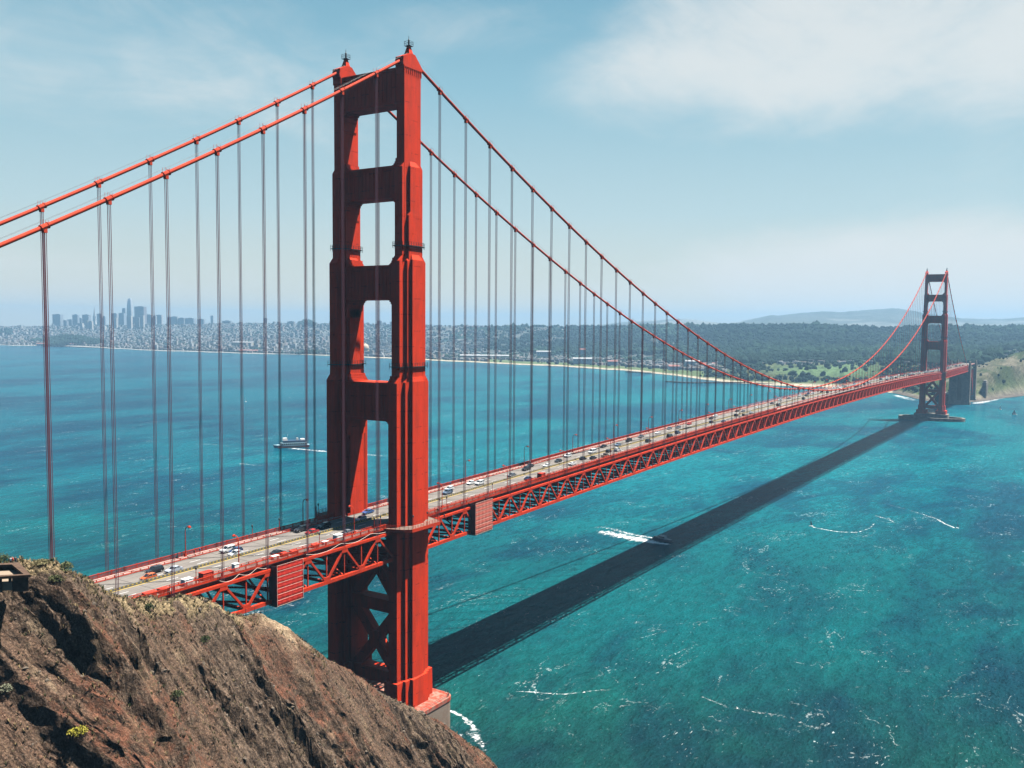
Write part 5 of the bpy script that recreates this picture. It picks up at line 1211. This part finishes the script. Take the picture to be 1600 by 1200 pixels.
for u, v, k, rz, lab in ((17, 883.5, 0, .5, 'person in a white top standing behind the gun pit, left one'), (20.5, 883, 1, 2.5, 'person in a red top standing close to the one in white'), (24.6, 883, 2, 1.0, 'person in dark clothes standing right behind the gun pit')):
    p = W(u, v, 158.5); person(p.x, p.y, p.z-.15, k, rz, lab)
for x, y, k, rz, lab in ((57, 11.4, 3, 0, 'person in blue walking on the far sidewalk beside the white cars'), (36, 11.2, 2, 3.1, 'person in dark clothes on the far sidewalk just right of the near tower'), (92, 11.5, 1, 0, 'person in a red top walking on the far sidewalk past the white cars'), (-66.5, 11.0, 2, 0, 'person in dark clothes on the far sidewalk near the tall lamp by the cliff'), (-64.2, 11.3, 3, 3.1, 'person in blue on the far sidewalk near the tall lamp by the cliff'), (118, 11.3, 0, 0, 'person in a white top on the far sidewalk by the third lamp'), (12, -19.5, 2, 1, 'person in dark clothes on the balcony of the near tower leg')):
    person(x, y, road_z(x)+.19 if abs(y) < 13 else 73.86, k, rz, lab, 'people on the bridge walks')

# ------------------------------------------------------------------ boats
def hull(mb, L_, Wd, H, z0=-.6, bow=.35):
    secs = []
    for t in np.linspace(0, 1, 9):
        w = Wd/2*(1-max(0, (t-(1-bow))/bow)**2.0)*(.88+.12*min(1, t*4)); w = max(w, .05); zt = H*(1+.25*max(0, t-.55)**1.3*2); x = -L_/2+L_*t
        secs.append([(x-(.04*L_ if t == 1 else 0), -w*.75, z0), (x, -w, zt), (x, w, zt), (x-(.04*L_ if t == 1 else 0), w*.75, z0)])
    vs = [p for s in secs for p in s]; fs = [(0, 1, 2, 3), tuple(len(vs)-k for k in (1, 2, 3, 4))]
    for i in range(8): a = 4*i; fs += [(a+k, a+(k+1) % 4, a+4+(k+1) % 4, a+4+k) for k in range(4)]
    mb.add(vs, fs); return mb
NAVY = mat('navy_paint', (.03, .07, .13), .5, .4); LBLUE = mat('pale_blue_paint', (.35, .55, .62), .5, .4); DWIN = mat('boat_window', (.02, .03, .04), .2, .5); MAROON = mat('maroon_paint', (.18, .05, .04), .5)
p = Wz(466, 697, 0); q_ = Wz(440, 698, 0); ang = math.atan2(q_.y-p.y, q_.x-p.x); fb = Wz(455, 699, 0)
r = empty('ferry_boat', (fb.x, fb.y, 0), ang); tag(r, 'white and blue sightseeing ferry with open upper deck trailing a white wake', 'ferry')
hull(MB(), 40, 10, 3.0).build('hull', LBLUE, r); mb = MB(); mb.box(-19.5, 15, -4.95, 4.95, .5, 1.4); mb.build('hull_band', MAROON, r)
MB().box(-17, 12, -4.4, 4.4, 3.0, 5.8, .3, .3).build('main_cabin', LBLUE, r)
mb = MB()
for k in range(12): mb.box(-16+k*2.3, -14.3+k*2.3, -4.46, 4.46, 3.7, 5.0)
mb.build('cabin_windows', DWIN, r); MB().box(-16, 9, -4, 4, 5.8, 8.2, .2, .2).build('upper_deck', NAVY, r)
MB().box(4, 10, -2.6, 2.6, 8.2, 11.0, .7, .3).build('wheelhouse', WHITE, r); mb = MB(); mb.tube([(4.5, 0, 11), (3.8, 0, 15)], .15, 6); mb.bar((4, -1.4, 13.4), (4, 1.4, 13.4), .15, .15); mb.build('mast', WHITE, r)
MB().box(-15, -10, -3.4, 3.4, 8.2, 9.6, .3, .2).build('aft_canopy', WHITE, r)
for y in (-2, 2): MB().box(-8, -5.6, y-.7, y+.7, 8.2, 10.6, .3, .1).build('funnel', WHITE, r)
p0, p1 = Wz(1022, 842, 0), Wz(1050, 848, 0); ang = math.atan2(p1.y-p0.y, p1.x-p0.x); c0 = (p0+p1)/2
r = empty('patrol_boat', (c0.x, c0.y, 0), ang); tag(r, 'dark grey speedboat in the shadow of the bridge with a broad white wake', 'motorboat')
DG = mat('dark_hull', (.10, .12, .15), .5, .4)
hull(MB(), 14.5, 4.4, 1.5).build('hull', DG, r); MB().box(-3, 2.6, -1.5, 1.5, 1.4, 3.3, .6, .2).build('wheelhouse', mat('grey_cabin', (.25, .27, .3), .5), r)
mb = MB(); mb.box(-2.4, 2.0, -1.46, 1.46, 2.2, 2.9); mb.build('windows', DWIN, r); mb = MB(); mb.tube([(-1.5, 0, 3.2), (-1.8, 0, 5.6)], .08, 6); mb.bar((-1.7, -.9, 4.6), (-1.7, .9, 4.6), .1, .1); mb.build('mast', WHITE, r)
MB().box(-6.6, -3.6, -1.3, 1.3, 1.4, 2.1).build('engine_box', BLACKM, r)
def sailboat(u, v, L_, H, rz, lab, sail=WHITE, board=False):
    p = Wz(u, v, 0); r = empty('sailboard' if board else 'sailboat', (p.x, p.y, 0), rz); tag(r, lab, 'windsurfer' if board else 'sailboat')
    hull(MB(), L_, L_*.28, .8 if not board else .3, -.2).build('hull', WHITE, r)
    MB().tube([(L_*.08, 0, .4), (L_*.08, 0, H)], .07 if not board else .04, 6).build('mast', BLACKM, r)
    mb = MB(); n = 6; vs = []
    for i in range(n+1):
        t = i/n; z = .9+(H-1)*t; w = L_*.42*(1-t)+.05
        for k in range(4): s = k/3; vs.append((L_*.08-w*s, .25*math.sin(s*math.pi)*(1-t)*L_*.2, z))
    fs = [(i*4+k, i*4+k+1, (i+1)*4+k+1, (i+1)*4+k) for i in range(n) for k in range(3)]; m0 = len(vs); vs += [(a, b+.04, c) for a, b, c in vs]; mb.add(vs, fs+[tuple(k+m0 for k in f[::-1]) for f in fs]); mb.build('mainsail', sail, r)
    if not board:
        mb = MB(); mb.add([(L_*.1, 0, H*.85), (L_*.48, 0, .8), (L_*.1, .35, 1.0), (L_*.1, .04, H*.85), (L_*.48, .04, .8), (L_*.1, .39, 1.0)], [(0, 1, 2), (5, 4, 3), (0, 3, 4, 1), (1, 4, 5, 2), (2, 5, 3, 0)]); mb.build('jib', sail, r)
    return r
sailboat(384, 628, 9, 12, .9, 'small white sailboat alone on the bay left of the near tower')
SAILR = mat('purple_sail', (.35, .22, .45), .6); SAILO = mat('dark_sail', (.10, .08, .10), .6)
for u, v, H, rz, m, lab in ((1267, 822, 4.6, 2.2, SAILO, 'windsurfer with a dark sail at the tip of the curved wake'), (1496, 825, 4.8, .6, SAILR, 'windsurfer with a pale purple sail at the right side of the water'), (1585, 648, 9, 1.2, WHITE, 'small white sail far out near the right edge'), (1563, 640, 8, .4, WHITE, 'tiny sail below the far headland')):
    r = sailboat(u, v, 3.0 if H < 6 else 8, H, rz, lab, m, H < 6)
    if H < 6: p = Wz(u, v, 0); person(p.x+.3, p.y-.3, .15, 2, rz, 'person in a dark wetsuit riding the '+('dark' if m is SAILO else 'purple')+'-sailed windsurfer')

# ------------------------------------------------------------------ wakes, surf
def foam_mat(name, scale, lo, hi, dens=1.0):
    m = bpy.data.materials.new(name); m.use_nodes = True; t = m.node_tree; b = t.nodes['Principled BSDF']; tcn = N(t, 'ShaderNodeTexCoord')
    n = N(t, 'ShaderNodeTexNoise', in_={'Scale': scale, 'Detail': 7, 'Roughness': .68, 'Distortion': .6}); t.links.new(tcn.outputs['Object'], n.inputs['Vector'])
    at = N(t, 'ShaderNodeVertexColor', layer_name='tint'); s = N(t, 'ShaderNodeSeparateColor'); t.links.new(at.outputs[0], s.inputs[0])
    v = M_(t, 'ADD', M_(t, 'MULTIPLY', M_(t, 'SUBTRACT', n.outputs[0], .5), 2.6), s.outputs[0])
    a = M_(t, 'MULTIPLY', smooth(t, v, lo, hi), dens); t.links.new(a, b.inputs['Alpha']); b.inputs['Base Color'].default_value = (.78, .8, .8, 1); b.inputs['Roughness'].default_value = .9; return m
SPRAY = foam_mat('spray', .5, .35, 1.35, .95); FOAM = foam_mat('foam', .28, .5, 1.25, .9); FOAM2 = foam_mat('foam_fine', .55, .55, 1.3, .8); FOAM3 = foam_mat('foam_far', .12, .55, 1.5, .75)
def ribbon(name, px, widths, m, lab, cat='wake', z=.12, peak=1.0, n=60, world=None, fade=1.0):
    pts = [Vector(Wz(u, v, z)) for u, v in px] if world is None else [Vector(p) for p in world]
    pts = np.array([p[:] for p in pts]); s = np.concatenate([[0], np.cumsum(np.linalg.norm(np.diff(pts[:, :2], axis=0), axis=1))]); tt = np.linspace(0, s[-1], n)
    c = np.stack([np.interp(tt, s, pts[:, k]) for k in range(3)], 1); k_ = np.ones(5)/5
    for k in (0, 1): c[2:-2, k] = np.convolve(c[:, k], k_, 'valid')
    w = np.interp(tt, s, widths)*(1+.35*np.sin(np.arange(n)*.9)*np.sin(np.arange(n)*.37+1)); d = np.gradient(c[:, :2], axis=0); d /= np.linalg.norm(d, axis=1)[:, None]+1e-9; nrm = np.stack([-d[:, 1], d[:, 0]], 1)
    V = []; Cc = []; off_ = [-1, -.6, -.2, .2, .6, 1]; pr = [-.4, .35, .9, .9, .35, -.4]
    for i in range(n):
        e = min(1, i/4, (n-1-i)/6)
        for o, a in zip(off_, pr): V.append((c[i, 0]+nrm[i, 0]*w[i]*o/2, c[i, 1]+nrm[i, 1]*w[i]*o/2, z)); Cc.append([a*peak*(.3+.7*e)*(1-.45*fade*i/n)-.3*(1-e)]*3)
    F = [(i*6+k, i*6+k+1, (i+1)*6+k+1, (i+1)*6+k) for i in range(n-1) for k in range(5)]
    o = link(name, np_mesh(name, V, F, m, None, True)); at = o.data.color_attributes.new('tint', 'FLOAT_COLOR', 'POINT'); cc = np.ones((len(V), 4), np.float32); cc[:, :3] = Cc; at.data.foreach_set('color', cc.reshape(-1))
    tag(o, lab, cat, kind='stuff')
ribbon('wake', [(442, 699), (470, 702), (500, 704.5), (540, 708), (600, 712), (680, 722), (760, 735)], [14, 16, 17, 17, 15, 12, 9], FOAM, 'white wake of the ferry', peak=1.0, fade=1.5)
ribbon('wake', [(300, 694), (330, 694), (378, 699)], [5, 8, 5], FOAM2, 'thin foam streak left of the ferry', peak=.85); ribbon('wake', [(372, 724), (400, 727), (418, 727)], [8, 12, 6], FOAM2, 'short foam streak below the ferry', peak=.9)
ribbon('wake', [(1052, 851), (1030, 849), (1010, 845), (985, 840), (955, 834), (930, 828)], [5, 11, 19, 23, 22, 14], SPRAY, 'broad white wake of the dark speedboat', peak=1.35, z=.14); ribbon('wake', [(1028, 842), (1005, 838), (980, 833), (955, 826), (925, 822)], [5, 9, 11, 12, 9], FOAM2, 'outer foam arm of the speedboat wake', peak=1.1, z=.16)
ribbon('wake', [(1262, 820), (1275, 825), (1310, 831), (1340, 832), (1360, 825), (1368, 815)], [3, 3.5, 3.5, 3.5, 3, 3], FOAM2, 'curved wake of the windsurfer with the dark sail', peak=1.15); ribbon('wake', [(1365, 805), (1390, 812), (1402, 820)], [3, 4, 3], FOAM2, 'short foam curve beside the curved wake', peak=1.0)
ribbon('wake', [(1500, 828), (1480, 820), (1462, 810), (1430, 800), (1395, 790), (1370, 784)], [3.5, 5, 4, 3.5, 3, 2], FOAM2, 'wake of the windsurfer with the purple sail', peak=1.05)
ribbon('surf', [(683, 1102), (700, 1109), (722, 1119), (738, 1134), (748, 1155), (758, 1175)], [2, 3.5, 3.5, 6, 6, 5], FOAM2, 'white surf curling round the cliff foot beside the pier', 'surf', peak=1.25); ribbon('surf', [(712, 1150), (735, 1146), (752, 1160), (762, 1182)], [6, 8, 7, 5], FOAM2, 'thin surf lace at the foot of the cliff', 'surf', peak=.8, z=.16)
ribbon('foam_streak', [(798, 1080), (830, 1081), (880, 1085), (905, 1082), (940, 1078), (975, 1078)], [1.5, 2.5, 3, 3, 3.5, 1.5], FOAM2, 'bright foam line on the green water right of the tower foot', 'foam', peak=1.0)
ribbon('foam_streak', [(1088, 1085), (1130, 1102), (1180, 1112), (1230, 1120), (1275, 1140)], [2, 4, 6, 5, 3], FOAM2, 'long drifting foam line on the lower middle water', 'foam', peak=.8)
ribbon('foam_streak', [(360, 962), (410, 955), (450, 946), (512, 935)], [9, 11, 12, 10], FOAM2, 'broken white water between the cliff and the near tower', 'foam', peak=.75); ribbon('foam_streak', [(665, 925), (700, 915), (740, 900)], [8, 9, 5], FOAM2, 'foam patches right of the near tower leg', 'foam', peak=.6)
ribbon('surf', [(1398, 617), (1408, 620), (1422, 624), (1436, 627)], [20, 45, 50, 20], FOAM3, 'white surf on the rocks left of the distant tower', 'surf', z=.2, peak=1.3); ribbon('surf', [(1516, 631), (1530, 629.5), (1545, 626), (1562, 622.5), (1580, 620), (1610, 618.5)], [30, 40, 36, 30, 20, 18], FOAM3, 'white surf line below the far headland', 'surf', z=.2, peak=1.3)

# ------------------------------------------------------------------ shrubs, grass and stones on the cliff
def leafy(name, P, r, h, col1, col2, n, leaf=.14, seed=0):
    g = np.random.default_rng(seed); V = []; F = []; Cc = []
    for k in range(n):
        t = g.random()*2*math.pi; z = g.random()**.7; rr_ = r*math.sqrt(g.random())*math.sqrt(max(0, 1-(z*.95)**2)+.05); c = np.array((P[0]+rr_*math.cos(t), P[1]+rr_*math.sin(t), P[2]+h*z*(.8+.4*g.random())))
        a = g.normal(size=3); a /= np.linalg.norm(a); b = np.cross(a, g.normal(size=3)); b /= np.linalg.norm(b); s = leaf*(.6+.8*g.random()); o = len(V)
        V += [c-a*s, c+b*s*.5, c+a*s, c-b*s*.5]; F.append((o, o+1, o+2, o+3)); w = g.random(); cc = np.array(col1)*(1-w)+np.array(col2)*w; Cc += [cc]*4
    return V, F, Cc
def shrub(u, v, r, h, c1, c2, n, lab, name='shrub', leaf=.14):
    p, _ = hit(u, v)
    if p is None: return
    V, F, Cc = leafy('', (p.x, p.y, p.z-.1), r, h, c1, c2, n, leaf, int(u*7+v))
    base = Vector((p.x, p.y, p.z)); V = [tuple(np.array(q)-np.array(base)) for q in V]
    rt = empty(name, base); tag(rt, lab, 'shrub'); link('foliage', np_mesh('foliage', V, F, TINT, np.array(Cc)), rt)
    mb = MB()
    for k in range(5): a = k*1.26; mb.tube([(0, 0, -.3), (r*.4*math.cos(a), r*.4*math.sin(a), h*.5)], [.05, .02], 5)
    mb.build('stems', BLACKM, rt)
G1, G2 = (.045, .055, .025), (.085, .10, .045)
shrub(122, 1143, 1.7, .8, (.30, .27, .04), (.42, .37, .06), 900, 'yellow flowering bush low on the cliff at the left'); shrub(11, 1078, 1.3, 1.0, (.15, .16, .10), (.24, .24, .17), 600, 'grey green bush at the left edge of the cliff')
shrub(276, 1086, 1.4, .8, G1, G2, 600, 'green bush in the middle of the cliff face'); shrub(320, 1000, 1.5, .9, G1, G2, 600, 'green bush on the upper right of the cliff under the truss'); pass
shrub(103, 890, 1.4, 1.4, (.10, .12, .05), (.2, .2, .1), 700, 'feathery bush on the right shoulder of the cliff top'); shrub(2, 881, 2.2, 1.6, G1, G2, 900, 'green bush behind the gun pit at the left edge'); shrub(88, 905, 1.5, .8, G1, (.13, .13, .06), 600, 'low dark bush just below the cliff top'); shrub(65, 880, 1.6, .7, (.16, .15, .07), (.3, .25, .13), 700, 'low tan bush on the very top of the cliff')
shrub(232, 950, 1.2, .9, G1, G2, 500, 'small green bush at the road edge where the bridge meets the cliff'); shrub(188, 925, 1.1, .9, (.07, .08, .03), G2, 500, 'dark bush above the gully beside the road')
V = []; F = []; Cc = []
Pv = np.stack([XX, YY, Z], -1)
ii = rng.integers(0, XX.shape[0], 34000); jj = rng.integers(60, 330, 34000); kcount = 0
tufts = []
for i, j in zip(ii, jj):
    if Z[i, j] < 1.5 or kcount > 9500: continue
    near_top = abs(T[i, j]) < 9
    pr = .9 if near_top and zone[i, j, 1] > .1 else .22
    if zone[i, j, 2] > .3: pr = .05
    n_ = fbm(np.array([XX[i, j]/6]), np.array([T[i, j]/6]), 3, 300)[0]
    if rng.random() > pr*(1.2 if n_ > 0 else .35): continue
    kcount += 1; c = np.array(Pv[i, j]); dry = rng.random() < (.75 if zone[i, j, 1] > .1 else .45)
    col = np.array((.20, .15, .08) if dry else (.04, .048, .022))*rng.uniform(.6, 1.3); s = rng.uniform(.25, .7)
    for b in range(7):
        a = rng.uniform(0, 6.28); o = len(V); e = np.array((math.cos(a), math.sin(a), 0))*s*.55; w = np.array((-math.sin(a), math.cos(a), 0))*.06
        V += [c-w-(0, 0, .1), c+w-(0, 0, .1), c+e+w*.6+(0, 0, s), c+e-w*.6+(0, 0, s)]; F.append((o, o+1, o+2, o+3)); Cc += [col*.8, col*.8, col*1.15, col*1.15]
tag(link('dry_grass', np_mesh('dry_grass', V, F, TINT, np.clip(np.array(Cc), 0, 1))), 'dry grass tufts and scrub growing over the brown cliff', 'grass', kind='stuff')
STONE = mat('loose_stone', (.075, .058, .045), .95, .1, (.9, .3, (.17, .14, .11)))
V = []; F = []; kcount = 0
ii = rng.integers(0, XX.shape[0], 9000); jj = rng.integers(60, 330, 9000)
for i, j in zip(ii, jj):
    if Z[i, j] < 1 or kcount > 3200: continue
    if rng.random() > (.12+.4*rockm[i, j]): continue
    kcount += 1; r_ = .10+.45*rng.random()**5; o = len(V); c = np.array(Pv[i, j]); sc3 = rng.uniform(.6, 1.4, 3)*r_
    V += [tuple(c+q*sc3*(1+.35*(rng.random()*2-1))) for q in ICO]; F += [tuple(f+o) for f in ICF]
tag(link('loose_stones', np_mesh('loose_stones', V, F, STONE)), 'loose stones and outcrop rubble scattered down the cliff', 'rocks', kind='stuff')
# thin safety fence at the cliff shoulder
fe = [hit(u, v)[0] for u, v in ((372, 964), (384, 965), (398, 962), (408, 964))]
if all(fe):
    r = empty('wire_fence', fe[0]); tag(r, 'thin wire fence on the cliff shoulder below the red wrapped platform', 'fence')
    for p in fe: b = Vector(p)-Vector(fe[0]); MB().bar(b-Vector((0, 0, .3)), b+Vector((0, 0, 2.2)), .08, .08).build('fence_post', BLACKM, r)
    mb = MB()
    for a, b in zip(fe[:-1], fe[1:]):
        for h in (.5, 1.1, 1.7, 2.1): mb.bar(a-fe[0]+Vector((0, 0, h)), b-fe[0]+Vector((0, 0, h)), .025, .025)
    mb.build('fence_wire', BLACKM, r)

# ------------------------------------------------------------------ haze
HZ_D = 0.95e-4
hm_ = bpy.data.materials.new('sea_haze'); hm_.use_nodes = True; t = hm_.node_tree; t.nodes.remove(t.nodes['Principled BSDF'])
pv = t.nodes.new('ShaderNodeVolumePrincipled'); pv.inputs['Color'].default_value = (.35, .62, .89, 1); pv.inputs['Density'].default_value = HZ_D; pv.inputs['Anisotropy'].default_value = .2
t.links.new(pv.outputs[0], t.nodes['Material Output'].inputs['Volume'])
mb = MB(); S += 300; mb.box(cxw-S, cxw+S, cyw-S, cyw+S, -8, 362)
hz_o = mb.build('haze', hm_); tag(hz_o, kind='stuff')
hz_o['label'] = 'pale sea haze over the whole strait'; hz_o['category'] = 'haze'
